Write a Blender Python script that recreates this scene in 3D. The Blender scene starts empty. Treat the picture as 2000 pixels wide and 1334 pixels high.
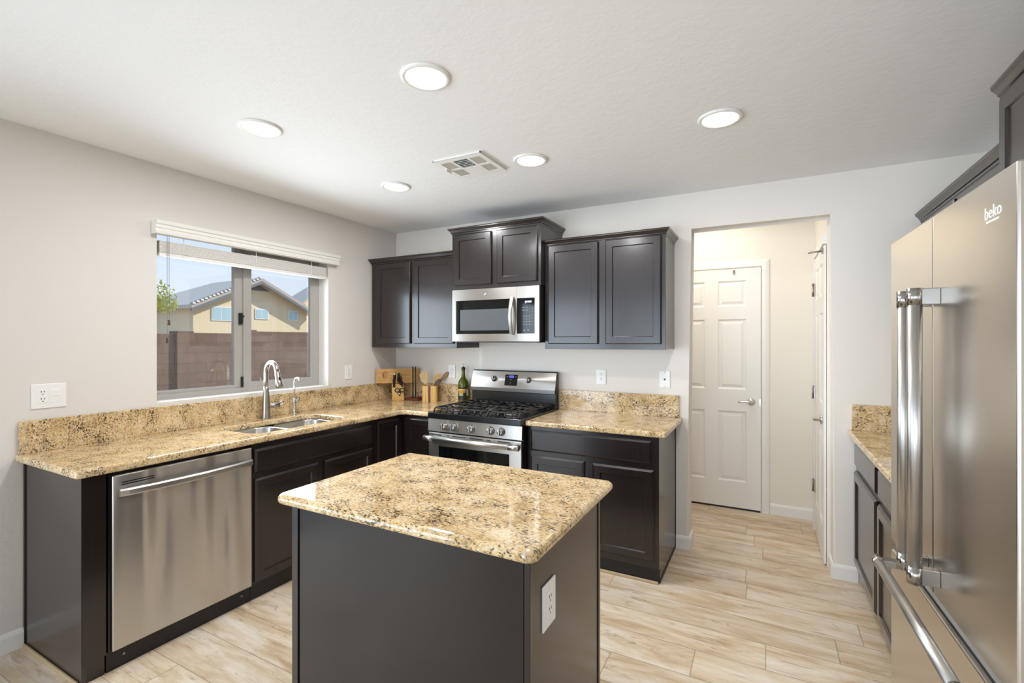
import bpy, bmesh, math, random
from mathutils import Vector, Matrix
random.seed(7)
PI = math.pi
SC = bpy.context.scene
COL = SC.collection

# ------------------------------------------------------------------ camera
CAM = Vector((3.0746, -3.4538, 1.4275)); YAW = 28.0091
cd = bpy.data.cameras.new('camera'); cam = bpy.data.objects.new('camera', cd); COL.objects.link(cam)
cam.location = CAM; cam.rotation_euler = (PI/2, 0, math.radians(YAW))
cd.sensor_width = 36; cd.lens = 929.93*36/2000; cd.clip_start = .02; cd.clip_end = 300
SC.camera = cam
SC.view_settings.view_transform = 'Standard'; SC.view_settings.look = 'None'
SC.view_settings.gamma = 1; SC.view_settings.use_curve_mapping = False
SC.view_settings.exposure = 0.14

# ------------------------------------------------------------------ sky, sun, daylight, added lamps
W = bpy.data.worlds.new('sky'); SC.world = W; W.use_nodes = True
nt = W.node_tree; nt.nodes.clear()
wo = nt.nodes.new('ShaderNodeOutputWorld'); wb = nt.nodes.new('ShaderNodeBackground')
tc = nt.nodes.new('ShaderNodeTexCoord'); sx = nt.nodes.new('ShaderNodeSeparateXYZ'); rp = nt.nodes.new('ShaderNodeValToRGB')
nt.links.new(tc.outputs['Generated'], sx.inputs[0]); nt.links.new(sx.outputs['Z'], rp.inputs[0])
rp.color_ramp.elements[0].position = 0.0; rp.color_ramp.elements[0].color = (.86, .93, 1, 1)
rp.color_ramp.elements[1].position = .45; rp.color_ramp.elements[1].color = (.42, .66, 1, 1)
nt.links.new(rp.outputs[0], wb.inputs[0]); wb.inputs[1].default_value = .96
nt.links.new(wb.outputs[0], wo.inputs[0])

def lamp(name, kind, loc, energy, color=(1, 1, 1), size=None, size_y=None, target=None, shape=None, spread=None):
    l = bpy.data.lights.new(name, kind); l.energy = energy; l.color = color
    if kind == 'AREA':
        l.shape = shape or ('RECTANGLE' if size_y else 'DISK'); l.size = size
        if size_y: l.size_y = size_y
        if spread: l.spread = spread
    o = bpy.data.objects.new(name, l); COL.objects.link(o); o.location = loc
    if target is not None:
        o.rotation_euler = (Vector(target)-Vector(loc)).to_track_quat('-Z', 'Y').to_euler()
    return o
sun = lamp('sun', 'SUN', (-5, 12, 12), 4.7, (1, .94, .85)); sun.data.angle = .009
sun.rotation_euler = Vector((-.46, -.78, -.66)).to_track_quat('-Z', 'Y').to_euler()
REAR_Y = -7.2
lamp('patio_daylight', 'AREA', (2.1, REAR_Y+.06, 1.25), 16, (.72, .85, 1), 3.0, 2.1, target=(2.6, 0, .9), spread=math.radians(120))
lamp('added_ceiling_fill', 'AREA', (2.1, REAR_Y+.06, .6), 12, (.80, .89, 1), 3.0, 1.0, target=(3.0, 0, 2.1), spread=math.radians(60))  # added fill lamp, tilted up to brighten the ceiling
lamp('window_daylight', 'AREA', (-.088, -1.40, 1.50), 19, (.78, .89, 1), 1.1, .78, target=(2.5, -1.40, 1.5), spread=math.radians(140))
lamp('side_door_daylight', 'AREA', (-.03, -4.45, 1.1), 36, (.72, .85, 1), 1.8, 1.9, target=(2.9, -.6, .7), spread=math.radians(130))
lamp('unseen_hall_lamp', 'AREA', (2.55, .50, 2.55), 6.8, (1, .95, .87), .5, target=(2.65, .55, 0))  # unseen warm ceiling lamp, added to brighten the hall
CAN_SPOTS = [(1.922, -1.995), (.952, -2.014), (.936, -1.055), (1.914, -1.053), (2.892, -1.094)]
CAN_POWER = 7.5

# ------------------------------------------------------------------ materials
def new_mat(name):
    m = bpy.data.materials.new(name); m.use_nodes = True
    n = m.node_tree; p = n.nodes['Principled BSDF']
    return m, n, p
def setp(p, **k):
    for a, v in k.items():
        a = a.replace('_', ' ')
        s = p.inputs[a]
        s.default_value = v
def rgb(h, s=1.0):
    c = [int(h[i:i+2], 16)/255 for i in (0, 2, 4)]
    return tuple((x/12.92 if x <= .04045 else ((x+.055)/1.055)**2.4)*s for x in c)+(1,)
def simple(name, col, rough=.5, metal=0, **k):
    m, n, p = new_mat(name); setp(p, Base_Color=col, Roughness=rough, Metallic=metal, **k); return m
def N(n, t, **k):
    x = n.nodes.new(t)
    for a, v in k.items():
        if a in x.inputs: x.inputs[a].default_value = v
        else: setattr(x, a, v)
    return x
def L(n, a, b): n.links.new(a, b)
def ramp(n, stops, src=None, interp='LINEAR'):
    r = n.nodes.new('ShaderNodeValToRGB'); e = r.color_ramp.elements; r.color_ramp.interpolation = interp
    while len(e) < len(stops): e.new(.5)
    for i, (pos, c) in enumerate(stops):
        e[i].position = pos; e[i].color = c if len(c) == 4 else tuple(c)+(1,)
    if src is not None: L(n, src, r.inputs[0])
    return r
def mixc(n, fac, a, b, mode='MIX'):
    x = n.nodes.new('ShaderNodeMix'); x.data_type = 'RGBA'; x.blend_type = mode
    for s, v in ((x.inputs[0], fac), (x.inputs[6], a), (x.inputs[7], b)):
        if hasattr(v, 'is_output'): L(n, v, s)
        else: s.default_value = v
    return x.outputs[2]
def bump(n, p, src, strength, dist=.01):
    b = n.nodes.new('ShaderNodeBump'); b.inputs['Strength'].default_value = strength; b.inputs['Distance'].default_value = dist
    L(n, src, b.inputs['Height']); L(n, b.outputs[0], p.inputs['Normal'])
def coords(n, scale=(1, 1, 1)):
    g = n.nodes.new('ShaderNodeNewGeometry'); mp = n.nodes.new('ShaderNodeMapping')
    L(n, g.outputs['Position'], mp.inputs[0]); mp.inputs['Scale'].default_value = scale
    return mp.outputs[0]

def m_wall(name, col, bs=.09):
    m, n, p = new_mat(name); setp(p, Base_Color=col, Roughness=.75, Specular_IOR_Level=.25)
    v = coords(n)
    a = N(n, 'ShaderNodeTexNoise', Scale=26.0, Detail=3.0); L(n, v, a.inputs['Vector'])
    r = ramp(n, [(.42, (0, 0, 0)), (.6, (1, 1, 1))], a.outputs[0])
    bump(n, p, r.outputs[0], bs, .004); return m
WALL = m_wall('wall_paint', rgb('e9e3da'))
CEIL = m_wall('ceiling_paint', rgb('f1f0ee'), .11)
HALLW = m_wall('hall_paint', rgb('efe9dd'), .08)
TRIM = simple('trim_white', rgb('f0eee9'), .4)
DOORW = simple('door_white', rgb('efece6'), .38)
PLASTIC = simple('white_plastic', rgb('f1f0ed'), .35)
PLASTIC_D = simple('slot_dark', rgb('1c1a19'), .6)
BLIND = simple('blind_slat', rgb('ece9e3'), .5)
VINYL = simple('window_vinyl', rgb('aaa6a0'), .4)

def m_granite(name):
    m, n, p = new_mat(name)
    v = coords(n)
    wn = N(n, 'ShaderNodeTexNoise', Scale=28.0, Detail=3.0); L(n, v, wn.inputs['Vector'])
    off = N(n, 'ShaderNodeVectorMath', operation='MULTIPLY_ADD'); L(n, wn.outputs['Color'], off.inputs[0])
    off.inputs[1].default_value = (.02, .02, .02); L(n, v, off.inputs[2]); vv = off.outputs[0]
    mp = n.nodes.new('ShaderNodeMapping'); L(n, vv, mp.inputs[0]); mp.inputs['Rotation'].default_value = (.2, .1, .5); mp.inputs['Scale'].default_value = (.75, 1.35, 1.2)
    st = mp.outputs[0]
    big = N(n, 'ShaderNodeTexNoise', Scale=14.0, Detail=5.0, Roughness=.65); L(n, v, big.inputs['Vector'])
    base = ramp(n, [(.33, rgb('a6814a')), (.45, rgb('cfab72')), (.55, rgb('e1c28d')), (.68, rgb('ebd8b8'))], big.outputs[0])
    vo = N(n, 'ShaderNodeTexVoronoi', Scale=170.0); L(n, st, vo.inputs['Vector'])
    sep = N(n, 'ShaderNodeSeparateColor'); L(n, vo.outputs['Color'], sep.inputs[0])
    cellr = ramp(n, [(0, rgb('a17d4a')), (.25, rgb('d0af76')), (.6, rgb('ead3a8')), (.85, rgb('e4d6c4')), (1, rgb('bdb0a2'))], sep.outputs[0])
    c1 = mixc(n, .55, base.outputs[0], cellr.outputs[0])
    # grey-violet quartz blotches
    q = N(n, 'ShaderNodeTexNoise', Scale=44.0, Detail=3.0); L(n, st, q.inputs['Vector'])
    qr = ramp(n, [(.60, (0, 0, 0)), (.66, (1, 1, 1))], q.outputs[0])
    qm = N(n, 'ShaderNodeMath', operation='MULTIPLY'); L(n, qr.outputs[0], qm.inputs[0]); qm.inputs[1].default_value = .55
    c2 = mixc(n, qm.outputs[0], c1, rgb('9b8878'))
    # dark flecks, clustered
    d = N(n, 'ShaderNodeTexNoise', Scale=115.0, Detail=4.0, Roughness=.6); L(n, st, d.inputs['Vector'])
    cl = N(n, 'ShaderNodeTexNoise', Scale=13.0, Detail=2.0); L(n, v, cl.inputs['Vector'])
    add = N(n, 'ShaderNodeMath', operation='MULTIPLY_ADD'); L(n, cl.outputs[0], add.inputs[0]); add.inputs[1].default_value = .40; L(n, d.outputs[0], add.inputs[2])
    dr = ramp(n, [(.735, (0, 0, 0)), (.83, (1, 1, 1))], add.outputs[0])
    c3 = mixc(n, dr.outputs[0], c2, rgb('584733'))
    L(n, c3, p.inputs['Base Color'])
    setp(p, Roughness=.07, Specular_IOR_Level=.5, Coat_Weight=.15, Coat_Roughness=.05)
    return m
GRANITE = m_granite('granite')

def m_espresso(name):
    m, n, p = new_mat(name)
    v = coords(n, (60, 60, 3))
    a = N(n, 'ShaderNodeTexNoise', Scale=1.5, Detail=4.0); L(n, v, a.inputs['Vector'])
    r = ramp(n, [(.3, rgb('170f0e')), (.7, rgb('211715'))], a.outputs[0])
    L(n, r.outputs[0], p.inputs['Base Color'])
    setp(p, Roughness=.30, Specular_IOR_Level=.45, Coat_Weight=.6, Coat_Roughness=.16)
    bump(n, p, a.outputs[0], .04, .002); return m
ESP = m_espresso('espresso_wood')
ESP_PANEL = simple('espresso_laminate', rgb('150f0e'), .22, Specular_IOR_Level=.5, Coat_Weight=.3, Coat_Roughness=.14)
ESP_LIT_SIDE = simple('espresso_laminate_lit', rgb('2f2725'), .26, Specular_IOR_Level=.5, Coat_Weight=.3, Coat_Roughness=.14)  # lighter copy of the laminate, reflected light on the ends put into its colour
TOE = simple('toe_kick_black', rgb('171415'), .45)

def m_steel(name, col, rough, aniso=.6, sc=(3, 3, 400), wavy=0.0):
    m, n, p = new_mat(name); setp(p, Anisotropic_Rotation=.25, Base_Color=col, Metallic=1.0, Roughness=rough, Anisotropic=aniso)
    t = N(n, 'ShaderNodeTangent', direction_type='RADIAL', axis='Z'); L(n, t.outputs[0], p.inputs['Tangent'])
    v = coords(n, sc)
    a = N(n, 'ShaderNodeTexNoise', Scale=1.0, Detail=2.0); L(n, v, a.inputs['Vector'])
    b = N(n, 'ShaderNodeTexNoise', Scale=1.0, Detail=1.0); L(n, coords(n, (5.5, 5.5, .7)), b.inputs['Vector'])
    w_ = N(n, 'ShaderNodeBump', Strength=wavy, Distance=.02); L(n, b.outputs[0], w_.inputs['Height'])
    f_ = N(n, 'ShaderNodeBump', Strength=.03, Distance=.001); L(n, a.outputs[0], f_.inputs['Height']); L(n, w_.outputs[0], f_.inputs['Normal']); L(n, f_.outputs[0], p.inputs['Normal'])
    return m
STEEL_D = m_steel('dishwasher_steel', rgb('c8c4c0'), .28, .85, wavy=2.0)
STEEL = m_steel('brushed_steel', rgb('b3aea8'), .30, .85)
STEEL_F = m_steel('fridge_steel', rgb('d4cec6'), .25, .4)
STEEL_S = m_steel('sink_steel', rgb('c9c7c3'), .25)
BAR = simple('satin_steel_bar', rgb('bdbab5'), .36, 1)
KNOB = simple('knob_steel', rgb('9a9792'), .33, 1)
BRACK = simple('steel_bracket', rgb('a9a6a1'), .22, 1)
NICKEL = simple('brushed_nickel', rgb('a8a097'), .28, 1)
CHROME = simple('chrome', rgb('d6d6d6'), .08, 1)
BLACKG = simple('black_glass', rgb('08090a'), .06, Specular_IOR_Level=.35)
BLACK = simple('black_enamel', rgb('0f1011'), .22)
BLACKM = simple('black_plastic', rgb('161616'), .42)
IRON = simple('cast_iron', rgb('26231f'), .5)
GREYP = simple('grey_plastic', rgb('6d6b68'), .5)
LOGOW = simple('logo_silver', rgb('f1efe8'), .3)
KEYM = simple('key_print', rgb('7e8184'), .5)
def emis(name, col, s):
    m, n, p = new_mat(name); setp(p, Base_Color=col, Emission_Color=col, Emission_Strength=s); return m
LENS = emis('light_lens', (1, .96, .90, 1), 5.0)
LCD = emis('lcd_lit', rgb('cdd6f0'), 1.0)
LCDB = emis('lcd_blue', rgb('3a4fae'), .7)

def m_floor():
    m, n, p = new_mat('wood_look_plank')
    uv = N(n, 'ShaderNodeUVMap', uv_map='plank'); at = N(n, 'ShaderNodeAttribute', attribute_name='plank_random')
    ed = N(n, 'ShaderNodeUVMap', uv_map='edge')
    off = N(n, 'ShaderNodeVectorMath', operation='MULTIPLY_ADD'); L(n, at.outputs['Color'], off.inputs[0]); off.inputs[1].default_value = (37, 19, 23); L(n, uv.outputs[0], off.inputs[2])
    def stretched(sx, sy):
        mp = n.nodes.new('ShaderNodeMapping'); L(n, off.outputs[0], mp.inputs[0]); mp.inputs['Scale'].default_value = (sx, sy, 1); return mp.outputs[0]
    g1 = N(n, 'ShaderNodeTexNoise', Scale=1.0, Detail=5.0, Roughness=.6, Distortion=.6); L(n, stretched(2.4, 11), g1.inputs['Vector'])
    g2 = N(n, 'ShaderNodeTexNoise', Scale=1.0, Detail=3.0, Roughness=.7, Distortion=.3); L(n, stretched(9, 75), g2.inputs['Vector'])
    g3 = N(n, 'ShaderNodeTexNoise', Scale=1.0, Detail=4.0, Roughness=.65, Distortion=1.2); L(n, stretched(5.5, 15), g3.inputs['Vector'])
    c = ramp(n, [(.30, rgb('b89c7b')), (.42, rgb('d3bd9e')), (.55, rgb('e3d3bd')), (.72, rgb('eee5da'))], g1.outputs[0])
    f = ramp(n, [(.38, (0, 0, 0)), (.7, (1, 1, 1))], g2.outputs[0])
    fm = N(n, 'ShaderNodeMath', operation='MULTIPLY'); L(n, f.outputs[0], fm.inputs[0]); fm.inputs[1].default_value = .35
    c1 = mixc(n, fm.outputs[0], c.outputs[0], rgb('c0a580'))
    k = ramp(n, [(.60, (0, 0, 0)), (.72, (1, 1, 1))], g3.outputs[0])
    km = N(n, 'ShaderNodeMath', operation='MULTIPLY'); L(n, k.outputs[0], km.inputs[0]); km.inputs[1].default_value = .72
    c2 = mixc(n, km.outputs[0], c1, rgb('917557'))
    g4 = N(n, 'ShaderNodeTexNoise', Scale=1.0, Detail=3.0, Distortion=.8); L(n, stretched(1.3, 20), g4.inputs['Vector'])
    ck = ramp(n, [(.484, (0, 0, 0)), (.5, (1, 1, 1)), (.516, (0, 0, 0))], g4.outputs[0])
    g5 = N(n, 'ShaderNodeTexNoise', Scale=1.0, Detail=2.0); L(n, stretched(3, 6), g5.inputs['Vector'])
    gm = ramp(n, [(.5, (0, 0, 0)), (.62, (.6, .6, .6))], g5.outputs[0])
    cm = N(n, 'ShaderNodeMath', operation='MULTIPLY'); L(n, ck.outputs[0], cm.inputs[0]); L(n, gm.outputs[0], cm.inputs[1])
    c2 = mixc(n, cm.outputs[0], c2, rgb('85694c'))
    sepc = N(n, 'ShaderNodeSeparateColor'); L(n, at.outputs['Color'], sepc.inputs[0])
    tone = ramp(n, [(0, (.90, .88, .86)), (1, (1.03, 1.03, 1.03))], sepc.outputs[0])
    c3 = mixc(n, 1.0, c2, tone.outputs[0], 'MULTIPLY')
    se = N(n, 'ShaderNodeSeparateXYZ'); L(n, ed.outputs[0], se.inputs[0])
    mn = N(n, 'ShaderNodeMath', operation='MINIMUM'); L(n, se.outputs[0], mn.inputs[0]); L(n, se.outputs[1], mn.inputs[1])
    sm = ramp(n, [(.0007, (1, 1, 1)), (.0018, (0, 0, 0))], mn.outputs[0])
    sm2 = N(n, 'ShaderNodeMath', operation='MULTIPLY'); L(n, sm.outputs[0], sm2.inputs[0]); sm2.inputs[1].default_value = .6
    c4 = mixc(n, sm2.outputs[0], c3, rgb('6a5742'))
    L(n, c4, p.inputs['Base Color']); setp(p, Roughness=.42, Specular_IOR_Level=.4)
    bump(n, p, g2.outputs[0], .08, .002)
    return m
FLOOR = m_floor()

def m_glass(name, dirt=False):
    m, n, p = new_mat(name); n.nodes.remove(p)
    out = n.nodes['Material Output']
    tr = N(n, 'ShaderNodeBsdfTransparent'); gl = N(n, 'ShaderNodeBsdfGlossy'); gl.inputs['Roughness'].default_value = .02
    fr = N(n, 'ShaderNodeFresnel'); fr.inputs[0].default_value = 1.45
    mx = N(n, 'ShaderNodeMixShader'); L(n, fr.outputs[0], mx.inputs[0]); L(n, tr.outputs[0], mx.inputs[1]); L(n, gl.outputs[0], mx.inputs[2])
    if dirt:
        # dust and dried splashes on the lower half of the pane
        g = N(n, 'ShaderNodeNewGeometry'); s = N(n, 'ShaderNodeSeparateXYZ'); L(n, g.outputs['Position'], s.inputs[0])
        rz = ramp(n, [(.0, (1, 1, 1)), (1, (0, 0, 0))])
        mr = N(n, 'ShaderNodeMapRange'); L(n, s.outputs['Z'], mr.inputs[0]); mr.inputs[1].default_value = 1.1; mr.inputs[2].default_value = 1.6; L(n, mr.outputs[0], rz.inputs[0])
        nz = N(n, 'ShaderNodeTexNoise', Scale=60.0, Detail=6.0, Roughness=.75); L(n, g.outputs['Position'], nz.inputs['Vector'])
        nr = ramp(n, [(.4, (.15, .15, .15)), (.7, (1, 1, 1))], nz.outputs[0])
        mm = N(n, 'ShaderNodeMath', operation='MULTIPLY'); L(n, rz.outputs[0], mm.inputs[0]); L(n, nr.outputs[0], mm.inputs[1])
        m2 = N(n, 'ShaderNodeMath', operation='MULTIPLY'); L(n, mm.outputs[0], m2.inputs[0]); m2.inputs[1].default_value = .10
        df = N(n, 'ShaderNodeBsdfTranslucent'); df.inputs[0].default_value = (.75, .75, .75, 1)
        mx2 = N(n, 'ShaderNodeMixShader'); L(n, m2.outputs[0], mx2.inputs[0]); L(n, mx.outputs[0], mx2.inputs[1]); L(n, df.outputs[0], mx2.inputs[2]); mx = mx2
    L(n, mx.outputs[0], out.inputs[0]); return m
GLASS = m_glass('window_glass', True)
CLEAR = m_glass('clear_glass')

def m_bamboo(name, a, b, sc=(120, 120, 6)):
    m, n, p = new_mat(name); v = coords(n, sc)
    t = N(n, 'ShaderNodeTexNoise', Scale=1.0, Detail=3.0); L(n, v, t.inputs['Vector'])
    r = ramp(n, [(.35, a), (.65, b)], t.outputs[0]); L(n, r.outputs[0], p.inputs['Base Color']); setp(p, Roughness=.45); return m
BAMBOO = m_bamboo('bamboo', rgb('c99a52'), rgb('e2bb77'))
BAMBOO_L = m_bamboo('pale_wood', rgb('cda970'), rgb('dcc08c'))
BOARDW = m_bamboo('board_wood', rgb('b98a4e'), rgb('cda163'), (20, 20, 120))
MAHOG = m_bamboo('mahogany', rgb('582a1c'), rgb('6e3826'), (40, 40, 90))
WALNUT = m_bamboo('walnut_spoon', rgb('8a6642'), rgb('a5814f'))
TASSEL = simple('tassel_wood', rgb('503a1c'), .45)
BURN = simple('burned_mark', rgb('7a5329'), .6)

# ------------------------------------------------------------------ geometry helpers
class G:
    """collects shapes (world coordinates) into one mesh"""
    def __init__(s): s.v = []; s.f = []; s.sm = []
    def add(s, vs, fs, smooth=False):
        b = len(s.v); s.v += [tuple(v) for v in vs]; s.f += [tuple(i+b for i in f) for f in fs]; s.sm += [smooth]*len(fs); return s
    def bm(s, bm, smooth=False):
        bm.verts.index_update(); s.add([v.co.copy() for v in bm.verts], [[v.index for v in f.verts] for f in bm.faces], smooth); bm.free(); return s
    def box(s, x0, x1, y0, y1, z0, z1, bev=0, seg=2, M=None):
        bm = bmesh.new(); bmesh.ops.create_cube(bm, size=1)
        for v in bm.verts:
            v.co = Vector(((x0+x1)/2+v.co.x*(x1-x0), (y0+y1)/2+v.co.y*(y1-y0), (z0+z1)/2+v.co.z*(z1-z0)))
        if bev: bmesh.ops.bevel(bm, geom=bm.edges[:], offset=bev, segments=seg, affect='EDGES', profile=.5)
        if M is not None: bm.transform(M)
        return s.bm(bm, False)
    def loops(s, rings, cap0=True, cap1=True, closed=True, smooth=False):
        vs = []; fs = []
        for r in rings: vs += [Vector(p) for p in r]
        n = len(rings[0])
        for i in range(len(rings)-1):
            for j in range(n if closed else n-1):
                a = i*n+j; b = i*n+(j+1) % n
                fs.append((a, b, b+n, a+n))
        if cap0: fs.append(tuple(range(n))[::-1])
        if cap1: fs.append(tuple((len(rings)-1)*n+j for j in range(n)))
        return s.add(vs, fs, smooth)
    def tube(s, pts, r, n=12, cap=True, smooth=True):
        pts = [Vector(p) for p in pts]; rr = r if isinstance(r, (list, tuple)) else [r]*len(pts)
        t0 = (pts[1]-pts[0]).normalized(); u = t0.orthogonal().normalized(); rings = []
        for i, p in enumerate(pts):
            t = ((pts[min(i+1, len(pts)-1)]-pts[i]).normalized()+(pts[i]-pts[max(i-1, 0)]).normalized())
            t = t.normalized() if t.length > 1e-6 else t0
            u = (u-t*u.dot(t)).normalized(); w = t.cross(u)
            rings.append([p+(u*math.cos(2*PI*k/n)+w*math.sin(2*PI*k/n))*rr[i] for k in range(n)])
        return s.loops(rings, cap, cap, True, smooth)
    def lathe(s, prof, c=(0, 0, 0), n=32, M=None, smooth=True):
        rings = []
        for r, z in prof:
            ring = [Vector((r*math.cos(2*PI*k/n), r*math.sin(2*PI*k/n), z)) for k in range(n)]
            if M is not None: ring = [M @ p for p in ring]
            rings.append([p+Vector(c) for p in ring])
        return s.loops(rings, True, True, True, smooth)
    def prism(s, poly, O, U, V, Nn, t, bev=0):
        """2-D outline (u,v) extruded by t along Nn"""
        O = Vector(O); U = Vector(U); V = Vector(V); Nn = Vector(Nn)
        a = [O+U*u+V*v for u, v in poly]; b = [p+Nn*t for p in a]
        return s.loops([a, b])
    def panel(s, O, U, Nn, w, h, rings):
        """door leaf: rings = [(inset, depth)], from the back outline to the centre"""
        O = Vector(O); U = Vector(U); Nn = Vector(Nn); Z = Vector((0, 0, 1)); R = []
        for ins, d in rings:
            R.append([O+U*a+Z*b+Nn*d for a, b in ((ins, ins), (w-ins, ins), (w-ins, h-ins), (ins, h-ins))])
        return s.loops(R)
def rot_to(d):
    return Vector((0, 0, 1)).rotation_difference(Vector(d)).to_matrix().to_4x4()
def rrect(w, h, r, n=5):
    pts = []
    for cx, cy, a0 in ((w/2-r, h/2-r, 0), (-w/2+r, h/2-r, 90), (-w/2+r, -h/2+r, 180), (w/2-r, -h/2+r, 270)):
        for k in range(n+1):
            a = math.radians(a0+90*k/n); pts.append((cx+r*math.cos(a), cy+r*math.sin(a)))
    return pts
WL = {}
def tag(o, label=None, cat=None, group=None, kind=None):
    if label: o['label'] = label
    if cat: o['category'] = cat
    if group: o['group'] = group
    if kind: o['kind'] = kind
    return o
def thing(name, label, cat, loc, group=None, kind=None):
    o = bpy.data.objects.new(name, None); COL.objects.link(o); o.location = loc; o.empty_display_size = .05
    WL[o] = Vector(loc); return tag(o, label, cat, group, kind)
def mesh(name, g, mat, loc=None, parent=None, label=None, cat=None, group=None, kind=None):
    if parent is not None: base = WL[parent]
    else: base = Vector(loc) if loc is not None else Vector((0, 0, 0))
    me = bpy.data.meshes.new(name); me.from_pydata([tuple(Vector(v)-base) for v in g.v], [], g.f)
    me.polygons.foreach_set('use_smooth', g.sm)
    mats = mat if isinstance(mat, (list, tuple)) else [mat]
    for m in mats: me.materials.append(m)
    bm = bmesh.new(); bm.from_mesh(me); bmesh.ops.recalc_face_normals(bm, faces=bm.faces); bm.to_mesh(me); bm.free()
    me.update()
    o = bpy.data.objects.new(name, me); COL.objects.link(o)
    if parent is not None: o.parent = parent
    else: o.location = base
    WL[o] = base
    return tag(o, label, cat, group, kind)
def part(name, g, mat, parent, label=None): return mesh(name, g, mat, None, parent, label)
def text_part(name, body, size, O, U, V, mat, parent, extrude=.0008, align='CENTER'):
    """raised lettering on the plane O,U,V"""
    c = bpy.data.curves.new(name, 'FONT'); c.body = body; c.size = size; c.align_x = align; c.align_y = 'CENTER'; c.extrude = extrude
    t = bpy.data.objects.new('tmp', c); COL.objects.link(t)
    me = t.to_mesh(); g = G(); U = Vector(U); V = Vector(V); Nn = U.cross(V); O = Vector(O)
    g.add([O+U*v.co.x+V*v.co.y+Nn*v.co.z for v in me.vertices], [tuple(p.vertices) for p in me.polygons])
    t.to_mesh_clear(); bpy.data.objects.remove(t); bpy.data.curves.remove(c)
    return part(name, g, mat, parent)
X = Vector((1, 0, 0)); Y = Vector((0, 1, 0)); Z = Vector((0, 0, 1))

# ------------------------------------------------------------------ room shell
H = 2.445; RX = 4.13; HALL_Y = 1.0324; HALL_X = 3.42
OX0, OX1, OZ, WT = 2.6114, 3.4380, 2.216, .15
def structure(name, g, mat, loc=(0, 0, 0)): return mesh(name, g, mat, loc, kind='structure')

# floor: one mesh, a face per plank
def build_floor():
    w = .1965; y0 = .07; ln = 1.22
    seams = {2: 2.947, 1: 3.004, 0: 3.060, -4: 2.263, -5: 3.368, -6: 3.076, -7: 2.789, -1: 2.52, -2: 1.75, -3: 2.98}
    vs = []; fs = []; uvs = []; eds = []; rnd = []
    k = math.floor((REAR_Y-y0)/w)
    R = random.Random(3)
    while y0+k*w < HALL_Y+.1:
        ya, yb = max(y0+k*w, REAR_Y-.1), min(y0+(k+1)*w, HALL_Y+.1)
        s = seams.get(k, R.random()*ln)
        x = s-ln*math.ceil((s+.1)/ln)
        while x < RX+.1:
            xa, xb = max(x, -.1), min(x+ln, RX+.1)
            if xb > xa:
                b = len(vs); q = [(xa, ya), (xb, ya), (xb, yb), (xa, yb)]
                vs += [(a, c, 0) for a, c in q]; fs.append((b, b+1, b+2, b+3))
                uvs += [(a-x, c-(y0+k*w)) for a, c in q]
                rnd.append((R.random(), R.random(), R.random(), 1))
            x += ln
        k += 1
    # split every plank in four about its centre so that the distance to its edge interpolates
    V2 = []; F2 = []; U2 = []; E2 = []; C2 = []
    for i, f in enumerate(fs):
        (xa, ya, _), (xb, yb, _) = vs[f[0]], vs[f[2]]
        u0, v0 = uvs[f[0]]; xm, ym = (xa+xb)/2, (ya+yb)/2
        for (sx, ex) in ((xa, xm), (xm, xb)):
            for (sy, ey) in ((ya, ym), (ym, yb)):
                b = len(V2); q = [(sx, sy), (ex, sy), (ex, ey), (sx, ey)]
                V2 += [(a, c, 0) for a, c in q]; F2.append((b, b+1, b+2, b+3))
                U2 += [(u0+a-xa, v0+c-ya) for a, c in q]
                E2 += [(min(a-xa, xb-a), min(c-ya, yb-c)) for a, c in q]
                C2 += [rnd[i]]*4
    me = bpy.data.meshes.new('floor'); me.from_pydata(V2, [], F2); me.materials.append(FLOOR)
    a = me.uv_layers.new(name='plank'); e = me.uv_layers.new(name='edge')
    for i in range(len(U2)): a.data[i].uv = U2[i]; e.data[i].uv = E2[i]
    ca = me.color_attributes.new('plank_random', 'FLOAT_COLOR', 'CORNER')
    for i, c in enumerate(C2): ca.data[i].color = c
    o = bpy.data.objects.new('floor', me); COL.objects.link(o); o['kind'] = 'structure'
build_floor()
structure('ceiling', G().box(-.16, RX+.16, REAR_Y-.15, WT, H, H+.1), CEIL)
WY0, WY1, WZ0, WZ1 = -2.003, -.792, 1.078, 2.108
SDY0, SDY1, SDZ = -5.4, -3.5, 2.05
g = G().box(-.16, 0, REAR_Y-.15, SDY0, 0, H).box(-.16, 0, SDY1, WY0, 0, H).box(-.16, 0, SDY0, SDY1, SDZ, H).box(-.16, 0, WY1, WT, 0, H).box(-.16, 0, WY0, WY1, 0, WZ0).box(-.16, 0, WY0, WY1, WZ1, H)
structure('wall_left', g, m_wall('wall_paint_darkened', rgb('e0dbd5')))  # wall paint darkened to offset the strong light on this wall
# back wall with the bull-nosed opening
def back_wall():
    bm = bmesh.new()
    poly = [(0, 0), (OX0, 0), (OX0, OZ), (OX1, OZ), (OX1, 0), (RX, 0), (RX, H), (0, H)]
    a = [bm.verts.new((x, 0, z)) for x, z in poly]; b = [bm.verts.new((x, WT, z)) for x, z in poly]
    bm.faces.new(a); bm.faces.new(b[::-1]); n = len(poly)
    for i in range(n): bm.faces.new((a[i], b[i], b[(i+1) % n], a[(i+1) % n]))
    ed = [e for e in bm.edges if all(abs(v.co.x-OX0) < 1e-4 or abs(v.co.x-OX1) < 1e-4 for v in e.verts) and abs(e.verts[0].co.y-e.verts[1].co.y) < 1e-5]
    bmesh.ops.bevel(bm, geom=ed, offset=.017, segments=4, affect='EDGES', profile=.5)
    bmesh.ops.triangulate(bm, faces=[f for f in bm.faces if len(f.verts) > 4])
    return G().bm(bm)
structure('wall_back', back_wall(), WALL)
structure('wall_right', G().box(RX, RX+.16, REAR_Y-.15, WT, 0, H), WALL)
PX0, PX1, PZ = .5, 3.7, 2.3
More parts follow.
